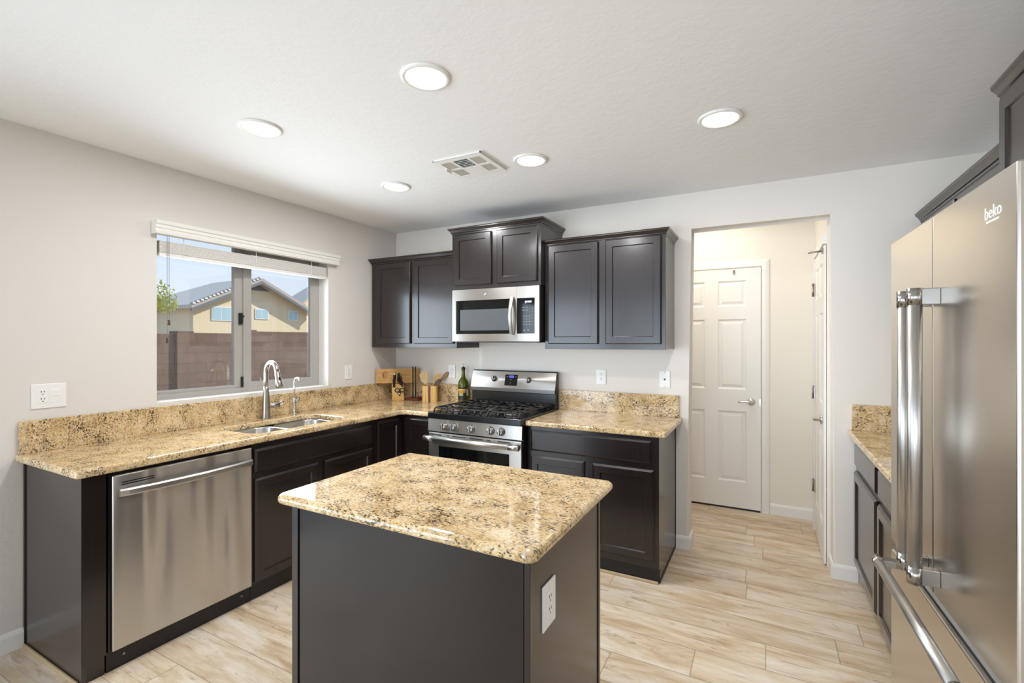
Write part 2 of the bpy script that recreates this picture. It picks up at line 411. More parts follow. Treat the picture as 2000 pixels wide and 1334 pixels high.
g = G().box(0, PX0, REAR_Y-.15, REAR_Y, 0, H).box(PX1, RX, REAR_Y-.15, REAR_Y, 0, H).box(PX0, PX1, REAR_Y-.15, REAR_Y, PZ, H)
structure('wall_rear', g, WALL)
g = G()
for x0, x1 in ((PX0, PX0+.06), ((PX0+PX1)/2-.04, (PX0+PX1)/2+.04), (PX1-.06, PX1)): g.box(x0, x1, REAR_Y-.12, REAR_Y-.04, 0, PZ)
g.box(PX0, PX1, REAR_Y-.12, REAR_Y-.04, PZ-.06, PZ).box(PX0, PX1, REAR_Y-.12, REAR_Y-.04, 0, .05)
structure('window_2', g, VINYL)
g = G()
for a, b in ((SDY0, SDY0+.06), ((SDY0+SDY1)/2-.04, (SDY0+SDY1)/2+.04), (SDY1-.06, SDY1)): g.box(-.12, -.06, a, b, 0, SDZ)
g.box(-.12, -.06, SDY0, SDY1, SDZ-.06, SDZ).box(-.12, -.06, SDY0, SDY1, 0, .04)
structure('window_3', g, VINYL)
# hall (laundry passage) behind the opening
structure('wall_hall_back', G().box(1.9, HALL_X+.12, HALL_Y, HALL_Y+.12, 0, 2.6), HALLW)
structure('wall_hall_right', G().box(HALL_X, HALL_X+.12, WT, HALL_Y, 0, 2.6), HALLW)
structure('wall_hall_left', G().box(1.9, 2.0, WT, HALL_Y, 0, 2.6), HALLW)
structure('ceiling_hall', G().box(1.9, HALL_X+.12, WT, HALL_Y+.12, 2.6, 2.7), CEIL)

BBP = [(0, 0), (.013, 0), (.013, .070), (.009, .082), (.004, .088), (0, .089)]
def baseboard(name, pts, side):
    """profile swept along a floor polyline; side = +1 puts it left of travel"""
    pts = [Vector((p[0], p[1], 0)) for p in pts]; rings = []
    for i, p in enumerate(pts):
        d1 = (pts[min(i+1, len(pts)-1)]-pts[max(i, 0)] if i < len(pts)-1 else pts[i]-pts[i-1]).normalized()
        d0 = (pts[i]-pts[i-1]).normalized() if i > 0 else d1
        n0 = Vector((-d0.y, d0.x, 0))*side; n1 = Vector((-d1.y, d1.x, 0))*side
        m = (n0+n1).normalized(); m = m/max(.3, m.dot(n0))
        rings.append([p+m*o+Z*z for o, z in BBP])
    structure(name, G().loops(rings), TRIM)
baseboard('baseboard_back_left', [(2.526, 0), (OX0, 0), (OX0, WT)], -1)
baseboard('baseboard_back_right', [(OX1, WT), (OX1, 0), (3.56, 0)], -1)
baseboard('baseboard_hall', [(3.11, HALL_Y), (HALL_X, HALL_Y)], -1)
baseboard('baseboard_left', [(0, SDY1), (0, -2.5575)], -1)
baseboard('baseboard_right', [(RX, -2.3), (RX, REAR_Y)], -1)

# ------------------------------------------------------------------ hall doors
def six_panel(O, U, Nn, w, h, cols, rows, t=.035):
    """moulded door leaf: grid with sunken-and-raised panels"""
    O = Vector(O); U = Vector(U); Nn = Vector(Nn); g = G()
    us = sorted({0, w, *[c for p in cols for c in p]}); vs = sorted({0, h, *[c for p in rows for c in p]})
    P = lambda a, b, d: O+U*a+Z*b+Nn*d
    for i in range(len(us)-1):
        for j in range(len(vs)-1):
            a0, a1, b0, b1 = us[i], us[i+1], vs[j], vs[j+1]
            if (a0, a1) in cols and (b0, b1) in rows:
                R = []
                for ins, d in ((0, t), (.012, t-.009), (.020, t-.009), (.042, t-.002)):
                    R.append([P(a0+ins, b0+ins, d), P(a1-ins, b0+ins, d), P(a1-ins, b1-ins, d), P(a0+ins, b1-ins, d)])
                g.loops(R, False, True)
            else: g.add([P(a0, b0, t), P(a1, b0, t), P(a1, b1, t), P(a0, b1, t)], [(0, 1, 2, 3)])
    g.loops([[P(0, 0, 0), P(w, 0, 0), P(w, h, 0), P(0, h, 0)], [P(0, 0, t), P(w, 0, t), P(w, h, t), P(0, h, t)]], True, False)
    return g
DX0, DX1 = 2.284, 3.042
d1 = thing('door_1', 'white six-panel hall door with chrome lever, seen through the opening', 'door', (DX0, HALL_Y, 0), kind='structure')
rows = [(.236, .834), (1.020, 1.618), (1.728, 1.946)]
part('door_leaf', six_panel((DX0, HALL_Y-.004, .016), X, -Y, DX1-DX0, 2.03, [(.115, .325), (.427, .651)], [(a-.016, b-.016) for a, b in rows], .012), DOORW, d1)
g = G()
CASP = [(0, 0), (0, .010), (.006, .016), (.030, .018), (.052, .012), (.060, .006), (.060, 0)]
def casing(g, O, U, Nn, w, h):
    """three-sided door casing: w, h = opening size"""
    O = Vector(O); U = Vector(U); Nn = Vector(Nn)
    rings = []
    for a, b, su, sv in ((0, 0, -1, 0), (0, h, -1, 1), (w, h, 1, 1), (w, 0, 1, 0)):
        rings.append([O+U*(a+su*o)+Z*(b+sv*o)+Nn*n for o, n in CASP])
    g.loops(rings); return g
structure('trim_1', casing(G(), (DX0-.005, HALL_Y, 0), X, -Y, DX1-DX0+.010, 2.052), TRIM)
def lever(parent, O, Nn, U, ln=.10):
    O = Vector(O); Nn = Vector(Nn); U = Vector(U)
    h = part('door_handle', G().lathe([(.031, 0), (.031, .006), (.026, .012), (.012, .014), (.011, .045), (.0, .046)], O, 24, rot_to(Nn)), CHROME, parent, 'chrome lever handle')
    q = O+Nn*.042
    part('lever', G().tube([q-U*.004, q+U*.02, q+U*.05+Z*.002, q+U*.08-Z*.002, q+U*ln-Z*.006], [.011, .010, .008, .007, .006]), CHROME, h)
lever(d1, (2.972, HALL_Y-.016, .921), -Y, -X)
part('strike_plate', G().box(3.030, DX1, HALL_Y-.0185, HALL_Y-.016, .885, .945), CHROME, d1)
part('door_sweep', G().box(DX0+.004, DX1-.004, HALL_Y-.014, HALL_Y-.002, .0, .016), BLACKM, d1)
g = G().box(2.830, 2.846, HALL_Y-.024, HALL_Y-.016, 2.00, 2.035).tube([(2.838, HALL_Y-.020, 2.025), (2.838, HALL_Y-.055, 2.015), (2.838, HALL_Y-.062, 2.03)], .004)
mesh('door_hook', g, NICKEL, (2.838, HALL_Y-.016, 2.0), label='small metal hook at the top of the six-panel hall door with lever', cat='hook')
# second door, flat in the hall's right wall
d2 = thing('door_2', 'white panelled side door in the hall, seen edge-on with three hinges', 'door', (HALL_X, .8, 0), kind='structure')
part('door_leaf', six_panel((HALL_X-.003, .79, .012), -Y, -X, .63, 2.03, [(.09, .275), (.355, .54)], [(a-.012, b-.012) for a, b in rows], .012), DOORW, d2)
structure('trim_2', G().box(HALL_X-.022, HALL_X, .797, .855, 0, 2.11).box(HALL_X-.022, HALL_X, .155, .797, 2.05, 2.11), TRIM)
for z in (.30, 1.0, 1.77):
    h = part('hinge', G().box(HALL_X-.024, HALL_X-.016, .745, .80, z-.0, z+.09), NICKEL, d2, 'satin nickel hinge')
    part('pin', G().tube([(HALL_X-.028, .797, z-.004), (HALL_X-.028, .797, z+.094)], .006), NICKEL, h)
lever(d2, (HALL_X-.016, .26, .915), -X, Y, .07)
g = G().tube([(HALL_X-.016, .20, 2.012), (HALL_X-.10, .20, 2.005)], .006).box(HALL_X-.026, HALL_X-.016, .185, .215, 1.995, 2.03)
mesh('door_peg', g, NICKEL, (HALL_X-.016, .20, 2.0), label='metal peg sticking out from the side door with three hinges, near its top', cat='hook')

# ------------------------------------------------------------------ window with blind
w1 = thing('window_1', 'sliding window with greyish vinyl frames over the sink', 'window', (-.13, -1.4, WZ0), kind='structure')
g = G()
FX0, FX1 = -.16, -.105
g.box(FX0, FX1, WY0, WY0+.045, WZ0, WZ1, .003).box(FX0, FX1, WY1-.040, WY1, WZ0, WZ1, .003)
g.box(FX0, FX1-.0, WY0+.04, WY1-.038, WZ0-.003, WZ0+.032, .003).box(FX0, FX1, WY0+.04, WY1-.038, WZ1-.035, WZ1, .003)
g.box(FX0, FX1-.012, WY0+.04, -1.46, WZ0+.03, WZ0+.052, .003)
part('frame', g, VINYL, w1)
part('mullion', G().box(-.158, -.122, -1.476, -1.398, WZ0+.03, WZ1-.03, .003), VINYL, w1)
sash = part('sliding_sash', G().box(-.140, -.108, -1.420, -1.362, WZ0+.03, WZ1-.03, .003).box(-.140, -.108, -.868, -.828, WZ0+.03, WZ1-.03, .003)
            .box(-.140, -.108, -1.364, -.866, WZ0+.028, WZ0+.068, .003).box(-.140, -.108, -1.364, -.866, WZ1-.07, WZ1-.03, .003), VINYL, w1)
part('pane', G().box(-.127, -.123, -1.37, -.86, WZ0+.06, WZ1-.06), GLASS, sash)
part('fixed_pane', G().box(-.150, -.146, WY0+.04, -1.47, WZ0+.03, WZ1-.03), GLASS, w1)
part('latch', G().box(-.122, -.104, -1.449, -1.428, 1.545, 1.625, .004).box(-.106, -.098, -1.436, -1.418, 1.598, 1.606, .002), BLACKM, w1, 'black sash latch')
part('stop', G().box(-.122, -.104, -1.432, -1.424, 1.115, 1.185, .002), BLACKM, w1, 'black sash stop')

bl = thing('window_blind', 'white faux-wood blind drawn up under a moulded valance', 'blind', (.02, -1.4, 1.93))
VP = [(0, 2.040), (.050, 2.040), (.052, 2.052), (.046, 2.056), (.046, 2.070), (.052, 2.074), (.052, 2.090), (.060, 2.096), (.062, 2.116), (0, 2.116)]
va = part('valance', G().loops([[Vector((o+.002, yy, z)) for o, z in VP] for yy in (-2.032, -.721)]), BLIND, bl)
part('headrail', G().box(.003, .043, -1.985, -.81, 2.052, 2.10), BLIND, bl)
g = G()
R = random.Random(5)
for i in range(14):
    z = 1.945+i*.0048
    g.box(-.052+R.uniform(-.001, .001), -.002+R.uniform(-.001, .001), -1.988, -.806, z, z+.0033)
part('slats', g, BLIND, bl)
part('bottom_rail', G().box(-.053, -.001, -1.989, -.805, 1.925, 1.943, .003), BLIND, bl)
for yy in (-1.86, -1.40, -.95):
    part('ladder_tape', G().tube([(-.0005, yy, 1.93), (.001, yy, 1.97), (-.001, yy+.002, 2.02), (-.001, yy, 2.045)], .0022, 6), BLIND, bl)
for yy, z1 in ((-1.953, 1.430), (-1.943, 1.535)):
    c = part('pull_cord', G().tube([(.008, yy, 2.04), (.008, yy, z1+.02)], .0011, 6), GREYP, bl)
    part('tassel', G().lathe([(.004, .032), (.0075, .028), (.0062, .016), (.008, .002), (.0075, -.002), (.003, -.003)], (.008, yy, z1-.012), 16), TASSEL, c, 'brown wooden tassel')

# ------------------------------------------------------------------ wall plates
def plate(name, label, O, U, Nn, w, h, kinds, group=None, cat='outlet', parent=None):
    """cover plate with receptacle / rocker / jack inserts. O = centre on the wall"""
    O = Vector(O); U = Vector(U); Nn = Vector(Nn)
    def bx(g, a0, a1, b0, b1, n0, n1, bev=0):
        M = Matrix.Identity(4); M.col[0][:3] = U; M.col[1][:3] = Nn; M.col[2][:3] = Z; M.col[3][:3] = O
        return g.box(a0, a1, n0, n1, b0, b1, bev, 2, M)
    t = parent if parent is not None else thing(name, label, cat, O-Z*h/2, group)
    cp = part('cover_plate', bx(G(), -w/2, w/2, -h/2, h/2, 0, .006, .0025), PLASTIC, t)
    n = len(kinds)
    for i, k in enumerate(kinds):
        a = (i-(n-1)/2)*.048
        if k == 'duplex':
            r = part('receptacle', bx(G(), a-.0165, a+.0165, -.033, .033, .003, .0078, .001), PLASTIC, t if parent is None else cp)
            g = G()
            for s in (-.017, .017):
                for q in (-.006, .006): bx(g, a+q-.0012, a+q+.0012, s+.001, s+.009, .0070, .0082)
                bx(g, a-.0022, a+.0022, s-.009, s-.005, .0070, .0082)
            if parent is None: part('slots', g, PLASTIC_D, r)
            else: part('slots', g, PLASTIC_D, cp)
        elif k == 'rocker':
            r = part('rocker', bx(bx(G(), a-.0165, a+.0165, -.033, .033, .003, .0075, .001), a-.013, a+.013, -.002, .030, .005, .0095, .002), PLASTIC, t)
        else:
            M = rot_to(Nn)
            part('jack', G().lathe([(.007, .004), (.007, .009), (.004, .009), (.004, .014), (0, .014)], O+U*a, 16, M), NICKEL, t)
        for s in (-h/2+.010, h/2-.010): part('screw', G().lathe([(.0028, .005), (.0028, .0068), (0, .0072)], O+U*a+Z*s, 10, rot_to(Nn)), GREYP if k == 'jack' else PLASTIC, t if parent is None else cp)
    return t
plate('wall_outlet', 'double white plate with outlet and rocker switch, by the left counter end', (0, -2.4675, 1.164), Y, X, .129, .118, ['duplex', 'rocker'])
plate('wall_outlet', 'single white outlet between the window and the room corner', (0, -.5835, 1.172), Y, X, .076, .117, ['duplex'])
plate('wall_outlet', 'white outlet behind the wooden utensils and green bottle', (.640, 0, 1.165), X, -Y, .076, .118, ['duplex'])
plate('wall_outlet', 'white outlet right of the range above the granite splash', (1.9935, 0, 1.164), X, -Y, .075, .114, ['duplex'])
plate('cable_plate', 'white cable jack plate above the end of the right granite splash', (2.4525, 0, 1.162), X, -Y, .074, .120, ['jack'], cat='wall plate')

# ------------------------------------------------------------------ ceiling lights and vent
def can_light():
    t = thing('recessed_light', 'x', 'ceiling light', (0, 0, H), 'recessed ceiling lights')
    part('trim_ring', G().lathe([(.096, 0), (.096, -.004), (.090, -.009), (.080, -.010), (.074, -.004), (.073, .0), (.076, .001)], (0, 0, H), 48), TRIM, t)
    part('lens', G().lathe([(.0745, -.0015), (.0745, -.003), (.05, -.0045), (.0, -.005)], (0, 0, H), 40), LENS, t)
    return t
cans = ['recessed ceiling light nearest the camera, largest of the five',
        'recessed ceiling light straight above the window blind',
        'smallest looking recessed ceiling light, closest to the far corner beside the window',
        'recessed ceiling light beside the ceiling air vent, on its fridge side',
        'recessed ceiling light nearest the fridge and the hall opening']
c0 = can_light()
for i, (x, y) in enumerate(CAN_SPOTS):
    if i == 0: o = c0
    else:
        o = c0.copy(); COL.objects.link(o)
        for ch in list(c0.children):
            q = ch.copy(); COL.objects.link(q); q.parent = o
    o.location = (x, y, H); o['label'] = cans[i]
    l = lamp('can_light_lamp', 'AREA', (x, y, H-.012), CAN_POWER, (.985, .985, 1), .145)
vx0, vx1, vy0, vy1 = 1.418, 1.733, -1.292, -1.000
vt = thing('ceiling_vent', 'white ceiling air register with five louvre sections', 'vent', ((vx0+vx1)/2, (vy0+vy1)/2, H))
secs = [(.030, .100, .160, .255, 'y'), (.115, .210, .135, .255, 'x'), (.225, .290, .160, .255, 'y'), (.030, .100, .035, .135, 'y'), (.225, .290, .035, .135, 'y')]
secs = [(.028, .098, .035, .135, 'y'), (.112, .205, .030, .150, 'x'), (.222, .288, .035, .135, 'y'), (.028, .098, .155, .255, 'y'), (.222, .288, .155, .255, 'y')]
xs = sorted({0, .315, *[s for q in secs for s in q[:2]]}); ys = sorted({0, .292, *[s for q in secs for s in q[2:4]]})
g = G()
for i in range(len(xs)-1):
    for j in range(len(ys)-1):
        cx, cy = (xs[i]+xs[i+1])/2, (ys[j]+ys[j+1])/2
        if any(a < cx < b and c < cy < d for a, b, c, d, _ in secs): continue
        g.box(vx0+xs[i], vx0+xs[i+1], vy0+ys[j], vy0+ys[j+1], H-.012, H-.008)
g.box(vx0, vx1, vy0, vy0+.006, H-.010, H).box(vx0, vx1, vy1-.006, vy1, H-.010, H).box(vx0, vx0+.006, vy0, vy1, H-.010, H).box(vx1-.006, vx1, vy0, vy1, H-.010, H)
part('frame', g, TRIM, vt)
part('dark_recess_sheet', G().box(vx0+.02, vx1-.02, vy0+.02, vy1-.02, H-.002, H-.0005), BLACKM, vt)  # black sheet standing in for the shade of the recess behind the louvres
for a, b, c, d, ax in secs:
    g = G(); n = 5 if ax == 'y' else 6
    for k in range(n):
        if ax == 'y':
            x = vx0+a+(b-a)*(k+.5)/n; M = Matrix.Translation((x, 0, H-.007)) @ Matrix.Rotation(math.radians(-40), 4, 'Y')
            g.box(-.0055, .0055, vy0+c, vy0+d, -.0006, .0006, 0, 2, M)
        else:
            y = vy0+c+(d-c)*(k+.5)/n; M = Matrix.Translation((0, y, H-.007)) @ Matrix.Rotation(math.radians(40), 4, 'X')
            g.box(vx0+a, vx0+b, -.009, .009, -.0006, .0006, 0, 2, M)
    part('louvre', g, TRIM, vt)
part('damper_lever', G().box(vx0+.010, vx0+.016, vy0+.11, vy0+.16, H-.026, H-.010), TRIM, vt)

# ------------------------------------------------------------------ cabinets
DOOR = [(0, 0), (0, .013), (.006, .019), (.048, .019), (.052, .011), (.054, .011)]
BDOOR = [(0, 0), (0, .010), (.011, .019), (.050, .019), (.054, .010), (.056, .010)]
DRAW = [(0, 0), (0, .010), (.012, .019), (.02, .019)]
def cab_door(name, parent, O, U, Nn, w, h, prof=DOOR): return part(name, G().panel(O, U, Nn, w, h, prof), ESP, parent)
CROWN = [(-.012, -.048), (.003, -.048), (.003, -.037), (.009, -.034), (.009, -.029), (.020, -.015), (.026, -.010), (.026, -.004), (.029, 0), (-.012, 0)]
def crown(x0, x1, yb, yf, zt, left=True, right=True):
    rings = []
    pts = ([(x0, yb, -1, 0)] if left else [])+[(x0, yf, -1 if left else 0, -1), (x1, yf, 1 if right else 0, -1)]+([(x1, yb, 1, 0)] if right else [])
    for x, y, sx, sy in pts: rings.append([Vector((x+sx*o, y+sy*o, zt+z)) for o, z in CROWN])
    return G().loops(rings)

# upper cabinets on the back wall
UB, UT = 1.375, 2.115
def upper(name, label, x0, x1, depth, zb, zt, ztc, doors, zd0, zd1, left, right, group):
    t = thing(name, label, 'cabinet', ((x0+x1)/2, -.15, zb), group)
    g = G().box(x0, x1, -depth, 0, zb, zt, .0015, 1)
    part('cabinet_body', g, ESP, t)
    for a, b in doors: cab_door('door', t, (a, -depth-.0002, zd0), X, -Y, b-a, zd1-zd0)
    part('crown_moulding', crown(x0, x1, 0, -depth, ztc, left, right), ESP, t)
    return t
upper('wall_cabinet', 'two-door espresso wall cabinet in the room corner, left of the microwave', .024, .922, .335, UB, 2.110, 2.146, [(.085, .461), (.500, .897)], 1.41, 2.097, True, False, 'espresso wall cabinets on the back wall')
upper('wall_cabinet', 'short raised espresso wall cabinet directly above the microwave', .9235, 1.6815, .400, 1.826, 2.262, 2.300, [(.950, 1.281), (1.331, 1.656)], 1.853, 2.247, True, True, 'espresso wall cabinets on the back wall')
upper('wall_cabinet', 'wide two-door espresso wall cabinet between microwave and hall opening', 1.683, 2.517, .335, UB, 2.110, 2.146, [(1.714, 2.080), (2.130, 2.493)], 1.41, 2.105, False, True, 'espresso wall cabinets on the back wall')

# left run of base cabinets (faces +x)
CT, CTB = .9025, .8675
BX = .585
ep = thing('end_panel', 'dark end panel and filler closing the left counter run beside the dishwasher', 'cabinet panel', (.3, -2.5, 0))
part('side_panel', G().box(.010, BX, -2.555, -2.537, 0, CTB), ESP_LIT_SIDE, ep)
part('filler_strip', G().box(BX-.02, BX+.002, -2.553, -2.472, .085, CTB).box(BX-.03, BX-.012, -2.545, -2.472, 0, .085), ESP, ep)
part('corner_strip', G().box(0.001, .018, -2.560, -2.553, 0, CTB), ESP, ep)
part('shoe_moulding', G().box(.02, BX-.02, -2.567, -2.556, 0, .018, .004), simple('shoe_oak', rgb('b39a76'), .5), ep, 'pale wood shoe moulding')
sk = thing('sink_cabinet', 'espresso sink base with a long false front over two doors', 'cabinet', (.3, -1.36, 0))
g = G().box(BX-.02, BX, -1.818, -.902, .09, CTB).box(.02, BX-.021, -1.818, -1.80, .05, CTB).box(.02, BX-.021, -.92, -.902, .05, CTB).box(.02, BX-.021, -1.80, -.92, .09, .11)
part('cabinet_body', g, ESP, sk)
part('false_front', G().panel((BX+.0002, -1.808, .703), Y, X, .889, .130, DRAW), ESP, sk)
cab_door('door', sk, (BX+.0002, -1.806, .098), Y, X, .419, .572, BDOOR); cab_door('door', sk, (BX+.0002, -1.336, .098), Y, X, .417, .572, BDOOR)
part('toe_kick', G().box(BX-.032, BX-.012, -1.818, -.902, 0, .088), TOE, sk)
cc = thing('corner_cabinet', 'dark corner base cabinet with doors meeting in the inside corner', 'cabinet', (.4, -.4, 0))
g = G().box(BX-.02, BX, -.900, -.588, .09, CTB).box(BX-.0, .886, -.588, -.568, .09, CTB).box(.02, BX-.02, -.900, -.585, .09, .11).box(.02, .886, -.568, -.02, .09, .11)
part('cabinet_body', g, ESP, cc)
cab_door('door', cc, (BX+.0002, -.868, .098), Y, X, .246, .745, BDOOR); cab_door('door', cc, (.617, -.588-.0002, .098), X, -Y, .252, .745, BDOOR)
part('toe_kick', G().box(BX-.032, BX-.012, -.900, -.548, 0, .088).box(BX-.03, .886, -.565, -.548, 0, .088), TOE, cc)

# right base cabinet
rb = thing('base_cabinet', 'espresso base cabinet with one wide drawer, right of the range', 'cabinet', (2.09, -.3, 0))
g = G().box(1.669, 2.519, -.588, -.021, .09, CTB)
part('cabinet_body', g, ESP, rb)
part('end_panel', G().box(2.5195, 2.526, -.588, -.002, .085, CTB).box(2.5195, 2.526, -.560, -.002, .0, .085), ESP_LIT_SIDE, rb)
part('drawer', G().panel((1.698, -.5882, .705), X, -Y, .788, .137, DRAW), ESP, rb)
cab_door('door', rb, (1.698, -.5882, .130), X, -Y, .372, .543, BDOOR); cab_door('door', rb, (2.124, -.5882, .130), X, -Y, .374, .540, BDOOR)
part('toe_kick', G().box(1.669, 2.524, -.578, -.560, 0.0, .089), TOE, rb)
part('edge_strip', G().box(2.5262, 2.5285, -.022, -.002, 0, CTB).box(2.5262, 2.5285, -.560, -.002, 0, .022), TOE, rb)
part('shoe_moulding', G().box(1.69, 2.52, -.592, -.579, 0, .016, .004), simple('shoe_oak_pale', rgb('bda684'), .5), rb, 'pale wood shoe moulding')

# island
isl = thing('kitchen_island', 'espresso island cabinet in the foreground with an outlet in its side', 'island', (2.09, -2.05, 0))
IX0, IX1, IY0, IY1 = 1.632, 2.545, -2.36, -1.777
part('cabinet_body', G().box(IX0+.014, IX1-.012, IY0+.012, IY1, .0, CTB), ESP_PANEL, isl)
part('back_panel', G().box(IX0+.036, 2.524, IY0+.004, IY0+.013, .0, CTB), ESP_PANEL, isl)
part('side_panel', G().box(IX1-.013, IX1-.003, IY0+.02, IY1-.022, .0, CTB), ESP_LIT_SIDE, isl)
part('corner_strip', G().box(IX0, IX0+.030, IY0, IY0+.014, 0, CTB, .002), ESP, isl)
part('corner_strip', G().box(2.528, IX1, IY0, IY0+.019, 0, CTB, .002), ESP, isl)
part('corner_strip', G().box(IX1-.012, IX1+.001, IY1-.020, IY1, 0, CTB, .002), ESP, isl)
for a in (1.66, 2.10):
    part('door', G().panel((a+.41, IY1, .12), -X, Y, .41, .56, BDOOR), ESP, isl); part('drawer', G().panel((a+.41, IY1, .705), -X, Y, .41, .137, DRAW), ESP, isl)
plate('outlet', '', (IX1-.003, -2.241, .702), Y, X, .086, .124, ['duplex'], parent=isl)

# right wall base cabinets (face -x)
RBX = 3.549
rw = thing('base_cabinet', 'base cabinets with drawers along the right wall beside the fridge', 'cabinet', (3.85, -.6, 0))
part('cabinet_body', G().box(RBX, RX-.002, -1.209, -.016, .10, CTB), ESP, rw)
part('toe_kick', G().box(RBX+.06, RX-.01, -1.211, -.016, 0, .10), TOE, rw)
for ya, yb in ((-.075, -.680), (-.727, -1.2)):
    part('drawer', G().panel((RBX-.0002, ya, .708), -Y, -X, ya-yb, .135, DRAW), ESP, rw)
    cab_door('door', rw, (RBX-.0002, ya+.015, .135), -Y, -X, ya-yb+.0, .540, BDOOR)
def side_crown(xf, xb, ya, yb, zt):
    rings = [[Vector((xf-o, y, zt+z)) for o, z in CROWN] for y in (ya, yb)]
    return G().loops(rings)
uw = thing('wall_cabinet', 'row of espresso wall cabinets on the right wall, mostly hidden by the fridge', 'cabinet', (4.0, -.6, UB), 'espresso wall cabinets on the right wall')
part('cabinet_body', G().box(3.850, RX-.001, -1.249, -.001, UB, 2.113), ESP, uw)
for ya, yb in ((-.03, -.585), (-.64, -1.22)): cab_door('door', uw, (3.850-.0002, ya, 1.41), -Y, -X, ya-yb, .67)
part('crown_moulding', side_crown(3.850, RX, -.001, -1.249, 2.146), ESP, uw)
uf = thing('wall_cabinet', 'tall espresso cabinet above the fridge in the upper right corner', 'cabinet', (3.9, -1.7, 1.83), 'espresso wall cabinets on the right wall')
part('cabinet_body', G().box(3.780, RX-.001, -2.20, -1.250, 1.83, 2.250), ESP, uf)
for ya, yb in ((-1.290, -1.71), (-1.745, -2.17)): cab_door('door', uf, (3.780-.0002, ya, 1.86), -Y, -X, ya-yb, .372)
part('crown_moulding', side_crown(3.780, RX, -1.250, -2.20, 2.292), ESP, uf)

# ------------------------------------------------------------------ countertops
def slab(poly, zt=CT, t=.035, holes=None, rad=.010):
    """polished slab with eased edges from a plan outline (CCW)"""
    bm = bmesh.new()
    vs = [bm.verts.new((x, y, zt-t)) for x, y in poly]
    edges = [bm.edges.new((vs[i], vs[(i+1) % len(vs)])) for i in range(len(vs))]
    for hole in holes or []:
        hv = [bm.verts.new((x, y, zt-t)) for x, y in hole]
        edges += [bm.edges.new((hv[i], hv[(i+1) % len(hv)])) for i in range(len(hv))]
    if holes: bmesh.ops.triangle_fill(bm, use_beauty=True, use_dissolve=False, edges=edges)
    else: bm.faces.new(vs)
    bmesh.ops.recalc_face_normals(bm, faces=bm.faces)
    ret = bmesh.ops.extrude_face_region(bm, geom=bm.faces[:])
    for v in [e for e in ret['geom'] if isinstance(e, bmesh.types.BMVert)]: v.co.z = zt
    bmesh.ops.recalc_face_normals(bm, faces=bm.faces)
    sharp = [e for e in bm.edges if len(e.link_faces) == 2 and e.calc_face_angle(0) > .8 and abs(e.verts[0].co.z-e.verts[1].co.z) < 1e-6]
    bmesh.ops.bevel(bm, geom=sharp, offset=rad, segments=4, affect='EDGES', profile=.5)
    return G().bm(bm)
def round_poly(poly, rads, n=5):
    out = []
    m = len(poly)
    for i, (p, r) in enumerate(zip(poly, rads)):
        p = Vector(p)
        if r == 0: out.append(tuple(p)); continue
        a = (Vector(poly[i-1])-p).normalized(); b = (Vector(poly[(i+1) % m])-p).normalized()
        s, e = p+a*r, p+b*r; c = p+(a+b)*r
        for k in range(n+1):
            u = k/n*PI/2; q = c-b*r*math.cos(u)-a*r*math.sin(u); out.append((q.x, q.y))
    return out
SX0, SX1, SY0, SY1 = .155, .525, -1.755, -1.075
lc = thing('countertop', 'L-shaped tan granite worktop running under the window to the range', 'countertop', (.3, -1.3, CTB), 'granite worktops')
poly = [(.001, -.001), (.001, -2.586), (.6226, -2.586), (.6226, -.6226), (.893, -.6226), (.893, -.001)]
poly = round_poly(poly, [0, 0, .015, .03, .004, 0])
hole = [((SX0+SX1)/2+a, (SY0+SY1)/2+b) for a, b in rrect(SX1-SX0, SY1-SY0, .09, 6)][::-1]
part('slab', slab(poly, holes=[hole]), GRANITE, lc)
part('backsplash', G().box(.001, .021, -2.576, -.001, CT, 1.055, .002), GRANITE, lc)
part('backsplash', G().box(.0215, .893, -.021, -.001, CT, 1.055, .002), GRANITE, lc)
rc = thing('countertop', 'short granite worktop between the range and the hall opening', 'countertop', (2.1, -.3, CTB), 'granite worktops')
part('slab', slab(round_poly([(1.668, -.001), (1.668, -.6226), (2.5690, -.6226), (2.5690, -.001)], [0, .004, .015, 0])), GRANITE, rc)
part('backsplash', G().box(1.668, 2.549, -.021, -.001, CT, 1.055, .002), GRANITE, rc)
ic = mesh('countertop', slab(round_poly([(1.578, -1.683), (1.578, -2.392), (2.572, -2.392), (2.572, -1.683)], [.02, .035, .035, .03]), rad=.0165), GRANITE, (2.075, -2.04, CTB), label='freestanding granite top on the foreground island', cat='countertop', group='granite worktops')
wc = thing('countertop', 'granite worktop against the right wall, ending at the fridge', 'countertop', (3.8, -.6, CTB), 'granite worktops')
part('slab', slab(round_poly([(3.507, -.001), (3.507, -1.211), (RX-.001, -1.211), (RX-.001, -.001)], [.012, 0, 0, 0])), GRANITE, wc)
part('backsplash', G().box(3.528, RX-.022, -.021, -.001, CT, 1.055, .002), GRANITE, wc)
part('backsplash', G().box(RX-.021, RX-.001, -1.211, -.001, CT, 1.055, .002), GRANITE, wc)

